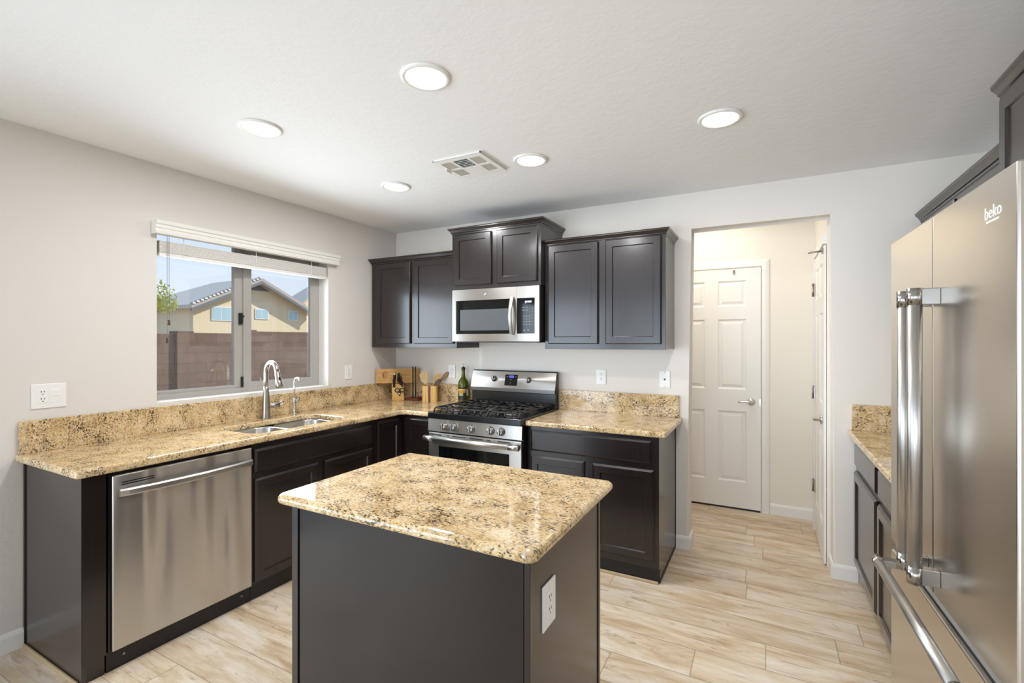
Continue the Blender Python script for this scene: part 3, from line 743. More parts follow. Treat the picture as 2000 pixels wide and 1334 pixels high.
# ------------------------------------------------------------------ sink and faucets
sn = thing('kitchen_sink', 'undermount double-bowl stainless sink below the window', 'sink', (.34, -1.415, .70))
def bowl(y0, y1):
    cx, cy = (SX0+SX1)/2, (y0+y1)/2; w, h = SX1-SX0+.006, y1-y0
    rings = []
    for gr, z, r in ((.012, CTB-.001, .10), (0, CTB-.001, .092), (-.002, CTB-.008, .09), (-.012, .735, .085), (-.035, .712, .07), (-.09, .706, .04)):
        rings.append([Vector((cx+a, cy+b, z)) for a, b in rrect(w+2*gr, h+2*gr, max(.02, r), 6)])
    return G().loops(rings, False, True, True, True)
ym = -1.42
for y0, y1 in ((SY0-.003, ym-.012), (ym+.012, SY1+.003)):
    b = part('bowl', bowl(y0, y1), STEEL_S, sn)
    part('drain', G().lathe([(.045, .708), (.043, .711), (.030, .708), (.0, .7075)], ((SX0+SX1)/2, (y0+y1)/2, 0), 24), CHROME, b)
def arc(c, ux, r, a0, a1, n):
    return [Vector(c)+Vector(ux)*r*math.cos(a)+Z*r*math.sin(a) for a in [a0+(a1-a0)*k/n for k in range(n+1)]]
FA = Vector((.070, -1.375, CT)); fd = Vector((math.cos(-.16), math.sin(-.16), 0))
fa = thing('kitchen_faucet', 'tall brushed nickel pull-down faucet with gooseneck spout behind the sink', 'faucet', FA)
part('body', G().lathe([(.030, 0), (.030, .005), (.027, .012), (.025, .06), (.022, .14), (.017, .20), (.0155, .22), (0, .22)], FA, 28), NICKEL, fa)
rs = .075; top = FA+Z*.31
pts = [FA+Z*.20, FA+Z*.26, FA+Z*.30]+arc(top+fd*rs, -fd, rs, 0, PI*.93, 14)
part('spout', G().tube(pts, .0145, 18), NICKEL, fa)
e = pts[-1]; dn = (pts[-1]-pts[-2]).normalized()
sh = part('spray_head', G().tube([e-dn*.005, e+dn*.02, e+dn*.07, e+dn*.105, e+dn*.108], [.0155, .016, .019, .0235, .021], 20), NICKEL, fa)
part('button', G().box(-.006, .006, -.016, .016, -.003, .003, .002, 2, Matrix.Translation(e+dn*.055+fd*.018) @ Matrix.Rotation(-.16, 4, 'Z') @ Matrix.Rotation(PI/2, 4, 'X') @ Matrix.Rotation(PI/2, 4, 'Y')), BLACKM, sh, 'black spray button')
hd = Vector((.35, .94, 0)).normalized(); hp = FA+Z*.085
ha = part('handle', G().tube([hp, hp+hd*.085], [.015, .0165], 18), NICKEL, fa)
part('lever', G().tube([hp+hd*.085+Z*.0]+[hp+hd*(.098+.012*math.sin(a))+Z*(.012-.012*math.cos(a)) for a in [k*PI/5 for k in range(7)]], .004, 8), CHROME, ha)
FB = Vector((.065, -1.150, CT))
fb = thing('filter_faucet', 'slim chrome drinking-water tap right of the main faucet', 'faucet', FB)
part('body', G().lathe([(.018, 0), (.018, .006), (.012, .012), (.013, .03), (.009, .06), (.012, .085), (.010, .105), (.006, .115), (0, .115)], FB, 20), CHROME, fb)
d2v = Vector((math.cos(-.2), math.sin(-.2), 0)); r2 = .043
part('spout', G().tube([FB+Z*.11, FB+Z*.18, FB+Z*.222]+arc(FB+Z*.222+d2v*r2, -d2v, r2, 0, PI*.85, 12), .0055, 10), CHROME, fb)
part('lever', G().tube([FB+Z*.095, FB+Z*.098+hd*.03], .004, 8).box(-.004, .004, -.004, .004, 0, .045, .002, 2, Matrix.Translation(FB+Z*.08+hd*.033)), CHROME, fb)
mesh('air_switch', G().lathe([(.016, 0), (.016, .004), (.012, .007), (0, .008)], (.105, -.80, CT), 20), CHROME, (.105, -.80, CT), label='small round steel button set in the granite behind the sink corner', cat='button')
c = [(.012, -.790, 1.090), (.024, -.789, 1.075), (.026, -.785, 1.03), (.027, -.77, .97), (.035, -.745, .925), (.06, -.70, .906), (.09, -.62, .905), (.07, -.56, .905)]
mesh('loose_cord', G().tube(c, .0018, 6), simple('cord_tan', rgb('c4a86c'), .6), (.06, -.70, CT), label='thin tan cord hanging from the window sill onto the counter', cat='cord')

# ------------------------------------------------------------------ dishwasher
dw = thing('dishwasher', 'stainless dishwasher with curved bar handle under the left counter', 'dishwasher', (.3, -2.15, 0))
DY0, DY1 = -2.462, -1.826
part('tub', G().box(.03, .565, DY0+.01, DY1-.004, .02, .858), BLACKM, dw)
part('door', G().box(.566, .603, DY0+.006, DY1, .092, .850, .006, 3), STEEL_D, dw)
part('side_gasket', G().box(.560, .590, DY0-.004, DY0+.005, .092, .85), BLACK, dw)
hpts = []
for k in range(21):
    s = k/20; y = DY0+.028+(DY1-DY0-.034)*s; hpts.append((.612+.030*math.sin(PI*s)**.7, y))
rings = [[Vector((x+a, y, .772+b)) for a, b in ((-.006, -.016), (.004, -.016), (.009, -.009), (.009, .009), (.004, .016), (-.006, .016))] for x, y in hpts]
part('handle', G().loops(rings), BAR, dw, 'bowed stainless bar handle')
g = G()
for z in (.802, .812): g.box(.6025, .6040, DY0+.04, DY0+.165, z, z+.0045)
part('vent', g, BLACKM, dw)
part('toe_kick', G().box(.545, .572, DY0-.004, DY1+.006, .0, .088), TOE, dw)
for y in (DY0+.06, DY1-.04): part('foot_screw', G().lathe([(.006, 0), (.005, .004), (0, .004)], (.572, y, .05), 10, rot_to(X)), NICKEL, dw)

# ------------------------------------------------------------------ gas range
RX0, RX1 = .897, 1.664; RC = (RX0+RX1)/2
rg = thing('gas_range', 'stainless gas range with black cast-iron grates between the worktops', 'range', (RC, -.35, 0))
part('body', G().box(RX0, RX1, -.640, -.03, .05, .870), BLACK, rg)
part('cooktop', G().box(RX0-.001, RX1+.001, -.672, -.085, .868, .914, .006, 3), BLACK, rg, 'black enamel cooktop')
cp = part('control_panel', G().loops([[Vector((x, y, z)) for y, z in ((-.63, .778), (-.668, .778), (-.662, .867), (-.63, .867))] for x in (RX0, RX1)]), STEEL, rg)
def knob(parent, c, nrm, r=.021, ang=0):
    M = rot_to(nrm)
    k = part('knob', G().lathe([(r+.003, 0), (r+.003, .005), (r, .007), (r-.002, .024), (r-.005, .027), (0, .027)], c, 28, M), KNOB, parent)
    return k
for x in (1.042, 1.122, 1.273, 1.430, 1.510):
    n_ = Vector((0, -1, .067)).normalized()
    k = knob(cp, (x, -.6655, .821), n_, .025)
    part('grip', G().box(-.007, .007, -.021, .021, .0, .016, .003, 2, Matrix.Translation(Vector((x, -.6655, .821))+n_*.024) @ rot_to(n_)), KNOB, k)
od = thing_door = part('oven_door', G().box(RX0+.002, RX1-.002, -.664, -.640, .215, .768, .004, 2), STEEL, rg)
part('window', G().box(.990, 1.570, -.6665, -.660, .335, .676, .004, 2), BLACKG, od, 'black glass oven window')
for a, b in ((.905, .99), (1.04, 1.065), (1.09, 1.20), (1.235, 1.345), (1.375, 1.405), (1.46, 1.56)): part('vent_slot', G().box(a+.02, b+.02, -.6660, -.6635, .750, .756), BLACKM, od)
hn = part('handle', G().tube([(RX0+.004, -.712, .734), (RX1-.004, -.712, .734)], .0185, 20), BAR, od, 'thick round steel handle')
part('handle_cap', G().tube([(RX0-.001, -.712, .734), (RX0+.075, -.712, .734)], .0195, 20), BAR, od)
part('handle_cap', G().tube([(RX1-.075, -.712, .734), (RX1+.001, -.712, .734)], .0195, 20), BAR, od)
for x in (RX0+.055, RX1-.055): part('handle_bracket', G().box(x-.016, x+.016, -.712, -.662, .722, .746, .003), BAR, od)
part('drawer', G().box(RX0+.002, RX1-.002, -.664, -.640, .075, .205, .004, 2), STEEL, rg)
# backguard
bg = part('backguard', G().loops([[Vector((x, y, z)) for y, z in ((-.030, .900), (-.085, .900), (-.082, 1.02), (-.098, 1.025), (-.098, 1.052), (-.062, 1.185), (-.052, 1.192), (-.030, 1.192))] for x in (RX0+.006, RX1-.006)]), BLACK, rg)
fn = Vector((0, -.133, .036)); up_ = Vector((0, .036, .133)).normalized(); fnn = Vector((0, -up_.z, up_.y))
bo = Vector((0, -.098, 1.052))
part('steel_fascia', G().prism([(RX0+.004, .0), (RX1-.004, .0), (RX1-.004, .136), (RX0+.004, .136)], bo+fnn*.0005, X, up_, fnn, .003), STEEL, bg, 'brushed steel fascia')
part('lower_trim', G().box(RX0+.006, RX1-.006, -.0995, -.097, 1.026, 1.052), simple('steel_dark_reflection', rgb('6b6966'), .3, 1), bg)  # steel strip with its dark reflection put into the base colour
part('display', G().prism([(1.218, .022), (1.330, .022), (1.330, .112), (1.218, .112)], bo+fnn*.0035, X, up_, fnn, .002), BLACKG, bg)
part('clock', G().prism([(1.255, .085), (1.297, .085), (1.297, .105), (1.255, .105)], bo+fnn*.0055, X, up_, fnn, .0005), LCDB, bg, 'blue lit clock')
g = G()
for a, b in ((1.232, .092), (1.307, .092), (1.265, .068), (1.265, .042)): g.prism([(a, b), (a+.014, b), (a+.014, b+.004), (a, b+.004)], bo+fnn*.0055, X, up_, fnn, .0005)
part('button_print', g, KEYM, bg)
for x in (1.118, 1.430):
    k = knob(bg, Vector((x, 0, 0))+bo+up_*.072+fnn*.003, fnn, .021)
    part('grip', G().box(-.006, .006, -.019, .019, 0, .012, .003, 2, Matrix.Translation(Vector((x, 0, 0))+bo+up_*.072+fnn*.027) @ rot_to(fnn)), KNOB, k)
# burners and grates
for x, y, r in ((1.045, -.50, .048), (1.045, -.22, .038), (1.28, -.36, .055), (1.515, -.50, .050), (1.515, -.22, .036)):
    b = part('burner', G().lathe([(r+.012, .9145), (r+.010, .924), (r, .926), (r, .930), (0, .930)], (x, y, 0), 28), simple('burner_alu', rgb('8f8a82'), .4, .6) if 'burner_alu' not in bpy.data.materials else bpy.data.materials['burner_alu'], rg)
    part('burner_cap', G().lathe([(r*.82, .930), (r*.82, .936), (r*.7, .939), (0, .940)], (x, y, 0), 28), IRON, b)
gx = [(RX0+.022, RX0+.262), (RX0+.266, RX1-.266), (RX1-.262, RX1-.022)]
for a, b in gx:
    g = G(); zt = .942; n = 5
    for k in range(n):
        x = a+.012+(b-a-.024)*k/(n-1)
        if k in (0, n-1): g.tube([(x, -.640, .916), (x, -.634, .934), (x, -.618, zt), (x, -.12, zt), (x, -.105, .934), (x, -.10, .916)], .0062, 8)
        else:
            g.tube([(x, -.640, .916), (x, -.634, .934), (x, -.618, zt), (x, -.545, zt)], .0062, 8)
            g.tube([(x, -.45, zt), (x, -.27, zt)], .0062, 8); g.tube([(x, -.17, zt), (x, -.12, zt), (x, -.105, .934), (x, -.10, .916)], .0062, 8)
    for y in (-.618, -.36, -.12): g.tube([(a+.012, y, zt), (b-.012, y, zt)], .006, 8)
    for yc in (-.50, -.22):
        g.tube([(a+.012, yc, zt), ((a+b)/2-.035, yc, zt)], .006, 8); g.tube([(b-.012, yc, zt), ((a+b)/2+.035, yc, zt)], .006, 8)
    part('grate', g, IRON, rg, 'black cast-iron grate')

# ------------------------------------------------------------------ microwave
MX0, MX1, MY = .938, 1.677, -.42
mw = thing('microwave', 'stainless over-the-range microwave with curved handle and black keypad', 'microwave', (1.31, -.2, 1.43))
part('casing', G().box(MX0+.002, MX1-.002, MY+.036, -.002, 1.432, 1.824), BLACKM, mw)
part('grease_vent', G().box(MX0+.02, MX1-.02, MY+.04, -.05, 1.420, 1.432), BLACKM, mw)
# fascia with openings for the door glass and the keypad
def fascia(x0, x1, z0, z1, holes, yf, t):
    xs = sorted({x0, x1, *[h[i] for h in holes for i in (0, 1)]}); zs = sorted({z0, z1, *[h[i] for h in holes for i in (2, 3)]}); g = G()
    for i in range(len(xs)-1):
        for j in range(len(zs)-1):
            cx, cz = (xs[i]+xs[i+1])/2, (zs[j]+zs[j+1])/2
            if any(h[0] < cx < h[1] and h[2] < cz < h[3] for h in holes): continue
            g.box(xs[i], xs[i+1], yf, yf+t, zs[j], zs[j+1])
    return g
md = part('door', fascia(MX0, 1.500, 1.428, 1.822, [(.972, 1.446, 1.484, 1.738)], MY, .034), STEEL, mw)
part('glass', G().box(.972, 1.446, MY+.003, MY+.01, 1.484, 1.738), BLACKG, md, 'black door glass')
part('window_screen', G().box(1.010, 1.432, MY+.0022, MY+.004, 1.51, 1.668), simple('mesh_grey', rgb('55585a'), .12), md, 'grey perforated window')
g = G().loops([[Vector((1.466+a*1.0, MY-.012-.030*math.sin(PI*s)+b, 1.476+.27*s)) for a, b in ((-.012, .004), (-.012, -.006), (-.006, -.010), (.008, -.010), (.013, -.005), (.013, .004))] for s in [k/14 for k in range(15)]])
part('handle', g, BAR, md, 'bowed vertical handle')
for z in (1.474, 1.732): part('handle_mount', G().box(1.455, 1.478, MY-.014, MY+.002, z, z+.016), BAR, md)
part('badge', G().lathe([(.013, 0), (.013, .0012), (0, .0012)], (1.232, MY-.0002, 1.782), 24, rot_to(-Y)), simple('badge_silver', rgb('bab5af'), .4, 1), md)
kp = part('control_panel', fascia(1.501, MX1, 1.428, 1.822, [(1.501, 1.642, 1.484, 1.738)], MY, .034), STEEL, mw)
part('keypad', G().box(1.501, 1.642, MY+.001, MY+.01, 1.484, 1.738), BLACKG, kp, 'black keypad')
g = G()
def key(a, b, w=.009, h=.006): g.box(a-w/2, a+w/2, MY+.0004, MY+.002, b-h/2, b+h/2)
for r_ in range(4):
    for c_ in range(3): key(1.556+c_*.022, 1.608-r_*.020)
for a, b in ((1.552, 1.668), (1.580, 1.668), (1.552, 1.650), (1.580, 1.650)): key(a, b, .018, .004)
for a, b in ((1.560, 1.508), (1.590, 1.508)): key(a, b, .011, .010)
for k in range(6): key(1.622, 1.66-k*.022, .008, .004)
part('key_print', g, KEYM, kp)
g = G()
for k, w_ in enumerate((.007, .005, .007, .006, .007, .006)): g.box(1.566+k*.0088, 1.566+k*.0088+w_, MY+.0003, MY+.002, 1.7045, 1.7165)
part('clock_display', g.box(1.566, 1.570, MY+.0003, MY+.002, 1.699, 1.702), LCD, kp, 'lit display segments')

# ------------------------------------------------------------------ things in the corner
# wooden gift-box board standing across the corner on the splash
A = Vector((.020, -.300, 0)); B = Vector((.302, -.022, 0)); bu = (B-A).normalized(); bn = Vector((bu.y, -bu.x, 0)); bw = (B-A).length
bo_ = A+bn*.004; BZ = 1.0555
bd = thing('wooden_board', 'light wooden board with a burned shield emblem, leaning across the corner', 'board', (A+B)/2+Z*BZ)
part('plank', G().prism([(.01, 0), (bw-.012, 0), (bw-.012, .128), (.01, .128)], bo_+Z*BZ, bu, Z, -bn, .012), BOARDW, bd)
sh_ = [(-.024, .028), (-.012, .030), (0, .033), (.012, .030), (.024, .028), (.024, 0), (.018, -.018), (0, -.034), (-.018, -.018), (-.024, 0)]
so = bo_+Z*(BZ+.068)+bu*.085
g = G()
for i in range(len(sh_)):
    p, q = sh_[i], sh_[(i+1) % len(sh_)]
    P_ = lambda u, s: (u[0]*s, u[1]*s)
    g.prism([P_(p, 1), P_(q, 1), P_(q, .86), P_(p, .86)], so+bn*.0002, bu, Z, bn, .0008)
g.prism([(-.017, .016), (-.003, .020), (-.003, -.022), (-.013, -.012), (-.017, 0)], so+bn*.0002, bu, Z, bn, .0008)
g.prism([(.003, .020), (.012, .018), (.006, .006), (.006, -.014), (.003, -.020)], so+bn*.0002, bu, Z, bn, .0008)
part('shield_emblem', g, BURN, bd)
text_part('lettering', 'HAMMER', .024, bo_+Z*(BZ+.070)+bu*.262+bn*.0002, bu, Z, simple('burned_lettering', rgb('946e3e'), .6), bd, .0005)

KC = Vector((.170, -.172, CT)); ku = Vector((.707, .707, 0)); kn = Vector((.707, -.707, 0))
kb = thing('knife_block', 'slanted bamboo knife block in the corner with black handled knives', 'knife block', KC)
prof = [(-.055, 0), (.045, 0), (.052, .055), (.040, .105), (-.035, .150), (-.055, .120)]
g = G().loops([[KC+kn*a+ku*s+Z*(b+.006) for a, b in prof] for s in (-.050, .050)])
part('block', g, BAMBOO, kb)
part('foot', G().loops([[KC+kn*a+ku*s+Z*b for a, b in ((-.050, 0), (.040, 0), (.040, .006), (-.050, .006))] for s in (-.042, .042)]), BAMBOO, kb)
kd = (Vector((0, 0, .86))+kn*.50).normalized()
def knife(u, a, z, ln, label, r=.011, cap=False, tilt=0.0):
    d = (kd+ku*tilt).normalized(); O = KC+ku*u+kn*a+Z*z
    t = thing('kitchen_knife', label, 'knife', O, 'kitchen knives in the bamboo block')
    hnd = part('handle', G().tube([O, O+d*ln*.2, O+d*ln*.5, O+d*ln*.8, O+d*ln*.96+kn*.004, O+d*ln+kn*.006], [r*.8, r, r*1.05, r*.95, r*1.15, r*.7], 10), BLACKM, t)
    g = G()
    for s in (.25, .5, .75): g.lathe([(.0025, 0), (.0025, .001), (0, .0012)], O+d*ln*s+kn*(r*1.0), 8, rot_to(kn))
    part('rivet', g, CHROME, hnd)
    part('blade', G().box(-.001, .001, -.010, .010, -.05, .0, 0, 2, Matrix.Translation(O) @ rot_to(d)), CHROME, t)
    if cap: part('end_cap', G().tube([O+d*ln*.98, O+d*(ln+.012)], [r*.9, r*.8], 10), CHROME, hnd)
    return t
knife(-.028, .012, .100, .105, 'black handled knife low on the left of the bamboo block', .010, tilt=-.10)
knife(-.030, -.022, .135, .110, 'black knife with silver cap, tall at the back left of the block', .011, True, tilt=.02)
knife(.006, -.030, .140, .115, 'tallest black handled knife standing at the middle of the block', .011, tilt=.02)
knife(.026, -.012, .128, .095, 'black handled knife to the right of the tallest one in the block', .010, tilt=-.02)
knife(.034, .014, .108, .070, 'short black paring knife handle just above the scissor loops', .008, tilt=.06)
so2 = KC+kn*.046+Z*.092+ku*.014
sc_ = thing('kitchen_scissors', 'black handled scissors hanging in the front of the bamboo block', 'scissors', so2)
for s in (-1, 1):
    ring = [so2+kn*.016+ku*(s*.021+.019*math.cos(a)*1.0)+Z*(.004+.017*math.sin(a)) for a in [k*2*PI/16 for k in range(17)]]
    part('finger_loop', G().tube(ring, .0042, 8), BLACKM, sc_)
part('blades', G().prism([(-.014, -.010), (.014, -.010), (.003, -.048), (-.003, -.048)], so2+kn*.010, ku, Z, kn, .003), BLACKM, sc_)
part('pivot', G().lathe([(.008, 0), (.007, .002), (0, .003)], so2+kn*.013-Z*.026, 14, rot_to(kn)), CHROME, sc_)

PC = Vector((.292, -.092, CT))
pt = thing('paper_towel_holder', 'empty paper towel holder with two black rods on a reddish wood base', 'paper towel holder', PC)
part('base', G().loops([[PC+Vector((a, b, z)) for a, b in rrect(w, h, .03, 5)] for w, h, z in ((.148, .115, 0), (.150, .118, .004), (.150, .118, .018), (.144, .112, .022))]), MAHOG, pt)
for s in (-.0115, .0115): part('rod', G().tube([PC+Vector((s*.94, s*.45, .02)), PC+Vector((s*.94, s*.45, .300))], .0048, 10), BLACKM, pt)
part('base_clip', G().box(PC.x+.03, PC.x+.06, PC.y-.02, PC.y+.02, CT+.0215, CT+.032, .003), MAHOG, pt)

UC = Vector((.485, -.108, CT))
ut = thing('utensil_holder', 'square bamboo utensil holder with a dark centre stripe', 'utensil holder', UC)
UM = Matrix.Rotation(math.radians(28), 3, 'Z')
def tubebox(c, w, d, h, t, z0, r):
    R = []
    for ww, dd, z in ((w, d, z0), (w, d, z0+h), (w-2*t, d-2*t, z0+h), (w-2*t, d-2*t, z0+.008)):
        R.append([c+UM @ Vector((a, b, z)) for a, b in rrect(ww, dd, max(.003, r), 4)])
    return G().loops(R)
part('box', tubebox(UC, .128, .105, .140, .009, 0, .012), BAMBOO, ut)
part('centre_stripe', G().box(-.010, .010, -.0535, -.0515, .001, .1395, 0, 2, Matrix.Translation(UC) @ UM.to_4x4()), MAHOG, ut, 'dark wood stripe')
cr = X*.88+Y*.47
def utensil(name, label, base, top_, outline, mat, thick=.006, hr=.006):
    base = Vector(base); top_ = Vector(top_); d = (top_-base).normalized(); u = (X*.88+Y*.47); u = (u-d*u.dot(d)).normalized(); n = u.cross(d)
    t = thing(name, label, 'utensil', base, 'wooden utensils in the bamboo holder')
    part('handle', G().tube([base, top_], hr, 10), mat, t)
    part('head', G().prism(outline, top_-d*.01-n*thick/2, u, d, n, thick), mat, t)
    return t
zb = CT+.012
turner = [(-.007, 0), (.007, 0), (.012, .03), (.020, .055), (.026, .10), (.024, .118), (-.028, .092), (-.030, .05), (-.020, .02)]
def ell(w, l, n=16, off=0): return [(w*math.sin(2*PI*k/n)*(1 if math.cos(2*PI*k/n) < 0 else .97), l-l*math.cos(2*PI*k/n)) for k in range(n)][::-1]
utensil('wooden_turner', 'pale wooden turner with slanted edge, leaning left out of the holder', UC+UM @ Vector((.006, -.012, .012)), UC+Vector((-.036, -.012, .160)), [(-.007, 0), (.007, 0), (.026, .035), (.031, .080), (.019, .124), (-.040, .098), (-.035, .040)], BAMBOO_L)
utensil('wooden_turner', 'yellow wooden spatula leaning right in the utensil holder', UC+UM @ Vector((-.024, .012, .012)), UC+Vector((.026, .024, .162)), [(-.007, 0), (.007, 0), (.026, .040), (.033, .076), (.021, .096), (-.014, .099), (-.019, .045)], BAMBOO)
utensil('wooden_spoon', 'brown wooden spoon with long bowl, farthest right in the holder', UC+UM @ Vector((-.046, .034, .014)), UC+Vector((.080, .076, .200)), ell(.018, .042), WALNUT, .010)
utensil('slotted_spoon', 'short dark brown slotted spoon lowest in the utensil holder', UC+UM @ Vector((-.050, -.034, .020)), UC+Vector((.060, -.008, .150)), ell(.015, .036), simple('dark_spoon', rgb('5a4433'), .45), .007)

OC = Vector((.806, -.070, CT))
ob = thing('oil_bottle', 'green glass olive oil bottle with steel pourer beside the range', 'bottle', OC)
bm_, bn_, bp_ = new_mat('green_glass'); setp(bp_, Base_Color=rgb('5c6414'), Roughness=.06, Transmission_Weight=.25, IOR=1.5); GREENG = bm_
part('glass', G().lathe([(.036, 0), (.0435, .005), (.0445, .02), (.0445, .165), (.041, .188), (.022, .215), (.0175, .226), (.0150, .262), (.0150, .296), (.0, .296)], OC, 36), GREENG, ob)
def label_band(a0, a1, z0, z1, r=.0450, n=14):
    rows_ = []
    for z in (z0, z1): rows_.append([OC+Vector((r*math.cos(a), r*math.sin(a), z)) for a in [a0+(a1-a0)*k/n for k in range(n+1)]])
    g = G().loops(rows_, False, False, False); return g
va_ = math.atan2(CAM.y-OC.y, CAM.x-OC.x)
lb = part('label', label_band(va_-1.5, va_+.55, .030, .140), simple('label_dark', rgb('221d18'), .4), ob, 'dark label with an orange and green picture')
part('label_picture', label_band(va_-1.4, va_+.45, .092, .122, .0453), simple('label_orange', rgb('c07a2c'), .4), lb)
part('label_sky', label_band(va_-1.4, va_+.45, .112, .124, .0455), simple('label_yellow', rgb('d8ab48'), .4), lb)
part('label_tree', label_band(va_-.95, va_-.05, .068, .092, .0454, 8), simple('label_green', rgb('9aa55c'), .4), lb)
part('side_label', label_band(va_+.62, va_+1.25, .068, .122, .0452, 6), simple('label_white', rgb('c9cdd0'), .5), ob, 'pale side label')
part('collar', G().lathe([(.0170, .288), (.0180, .291), (.0180, .303), (.014, .307), (0, .307)], OC, 20), BLACKM, ob)
part('pourer', G().tube([OC+Z*.305, OC+Z*.322, OC+Z*.334+X*.001], [.007, .005, .003], 10), CHROME, ob)

# ------------------------------------------------------------------ refrigerator (stands a touch askew)
P2 = Vector((3.518, -2.145, 0)); FWV = Vector((-.0356, .9994, 0)).normalized(); FN = Vector((-FWV.y, FWV.x, 0)); FWD = .91; FH = 1.790
fr = thing('refrigerator', 'stainless french-door refrigerator with freezer drawer at the right edge', 'refrigerator', P2+FWV*FWD/2-FN*.3)
FM = Matrix.Identity(4); FM.col[0][:3] = FWV; FM.col[1][:3] = FN; FM.col[2][:3] = Z; FM.col[3][:3] = P2
def fbox(a0, a1, n0, n1, z0, z1, bev=0, g=None): return (g or G()).box(a0, a1, n0, n1, z0, z1, bev, 3, FM)
def FP(a, n, z): return P2+FWV*a+FN*n+Z*z
GREYS = simple('fridge_side_grey', rgb('8d8b88'), .4)
part('cabinet', fbox(.006, FWD-.006, -.588, -.062, .03, FH-.012), GREYS, fr)
part('toe_grille', fbox(.02, FWD-.02, -.55, -.075, 0, .03), BLACKM, fr)
dr = part('door', fbox(0, .4715, -.060, 0, .700, FH, .005), STEEL_F, fr)
dl = part('door', fbox(.4745, FWD, -.060, 0, .700, FH, .005), STEEL_F, fr)
part('door_gasket', fbox(.004, FWD-.004, -.061, -.014, .668, .703), GREYS, fr)
fz = part('freezer_drawer', fbox(0, FWD, -.060, 0, .035, .662, .007), STEEL_F, fr)
def handle_v(a_door, parent, bar_a):
    b = part('handle', G().tube([FP(bar_a, .054, .765), FP(bar_a, .054, 1.552)], .0175, 24), BAR, parent, 'vertical round steel handle')
    return b
for door, a, ba in ((dr, .430, .424), (dl, .516, .522)):
    handle_v(a, door, ba)
    for z0, z1 in ((.742, .790), (1.530, 1.578)):
        g = G().tube([FP(ba, .054, z0), FP(ba, .054, z1)], .0188, 24)
        fbox(ba-.012, ba+.012, 0, .054, z0+.001, z1-.001, .002, g)
        part('handle_bracket', g, BRACK, door, 'polished steel bracket')
part('handle', G().tube([FP(.095, .058, .640), FP(.818, .058, .640)], .0165, 24), BAR, fz, 'horizontal round steel handle')
for a0, a1 in ((.075, .118), (.796, .840)):
    g = G().tube([FP(a0, .058, .640), FP(a1, .058, .640)], .0180, 24)
    fbox((a0+a1)/2-.018, (a0+a1)/2+.018, 0, .058, .628, .652, .003, g)
    part('handle_bracket', g, BRACK, fz, 'polished steel bracket')
text_part('logo', 'beko', .040, FP(.104, .0004, 1.712), -FWV, Z, LOGOW, dr, .0006)
part('logo_underline', fbox(.076, .134, .0002, .0012, 1.690, 1.695), LOGOW, dr)

# ------------------------------------------------------------------ outside the window
GZ = -.25
def m_yard():
    m, n, p = new_mat('gravel'); v = coords(n); a = N(n, 'ShaderNodeTexNoise', Scale=9.0, Detail=6.0); L(n, v, a.inputs['Vector'])
    r = ramp(n, [(.35, rgb('8c7a66')), (.65, rgb('b8a68e'))], a.outputs[0]); L(n, r.outputs[0], p.inputs['Base Color']); setp(p, Roughness=.9); return m
structure('ground', G().box(-60, -.2, -20, 50, GZ-.1, GZ), m_yard())
structure('patio_ground', G().box(-10, 14, -25, REAR_Y-.15, GZ-.1, -.05), simple('patio_concrete', rgb('b5aca0'), .8))
def m_block():
    m, n, p = new_mat('fence_block')
    g = N(n, 'ShaderNodeNewGeometry'); mp = n.nodes.new('ShaderNodeMapping'); mp.inputs['Rotation'].default_value = (PI/2, 0, PI/2)
    s = N(n, 'ShaderNodeSeparateXYZ'); L(n, g.outputs['Position'], s.inputs[0]); cx = N(n, 'ShaderNodeCombineXYZ'); L(n, s.outputs['Y'], cx.inputs[0]); L(n, s.outputs['Z'], cx.inputs[1])
    b = N(n, 'ShaderNodeTexBrick'); L(n, cx.outputs[0], b.inputs['Vector']); b.inputs['Scale'].default_value = 1.0
    for k, v in (('Brick Width', .4), ('Row Height', .2), ('Mortar Size', .008)): b.inputs[k].default_value = v
    b.inputs['Color1'].default_value = rgb('6e594b'); b.inputs['Color2'].default_value = rgb('786253'); b.inputs['Mortar'].default_value = rgb('655244')
    nz = N(n, 'ShaderNodeTexNoise', Scale=3.0, Detail=5.0); L(n, g.outputs['Position'], nz.inputs['Vector'])
    t = ramp(n, [(.3, (.85, .85, .85)), (.7, (1.1, 1.1, 1.1))], nz.outputs[0])
    c_ = mixc(n, 1.0, b.outputs[0], t.outputs[0], 'MULTIPLY'); L(n, c_, p.inputs['Base Color']); setp(p, Roughness=.9); return m
BLOCK = m_block()
fe = thing('block_fence', 'brown concrete block fence across the yard outside the window', 'fence', (-7, 2, GZ))
part('wall_panel', G().box(-7.15, -7.0, -12, 1.80, GZ, 1.575), BLOCK, fe)
part('wall_panel', G().box(-7.15, -7.0, 1.93, 3.14, GZ, 1.600), BLOCK, fe)
part('wall_panel', G().box(-7.15, -7.0, 3.25, 20, GZ, 1.655), BLOCK, fe)
for a, b, h in ((1.62, 1.92, 1.60), (2.98, 3.24, 1.655)): part('pilaster', G().box(-7.22, -6.93, a, b, GZ, h+.03), BLOCK, fe)
STUCCO = m_wall('stucco_cream', rgb('dccdae'), .4)
TILE_M = None
def m_tile():
    m, n, p = new_mat('roof_tile'); v = coords(n); w = N(n, 'ShaderNodeTexWave', wave_type='BANDS', bands_direction='X', Scale=2.2); L(n, v, w.inputs['Vector'])
    r = ramp(n, [(.2, rgb('b3aaa2')), (.7, rgb('e8e1da'))], w.outputs[0]); L(n, r.outputs[0], p.inputs['Base Color']); setp(p, Roughness=.85); bump(n, p, w.outputs[0], .8, .08); return m
TILE = m_tile()
HX, HYL, HYA, HZE, HZA = -16.4, 6.98, 9.55, 2.86, 4.06
HYR = HYA+(HYA-HYL)
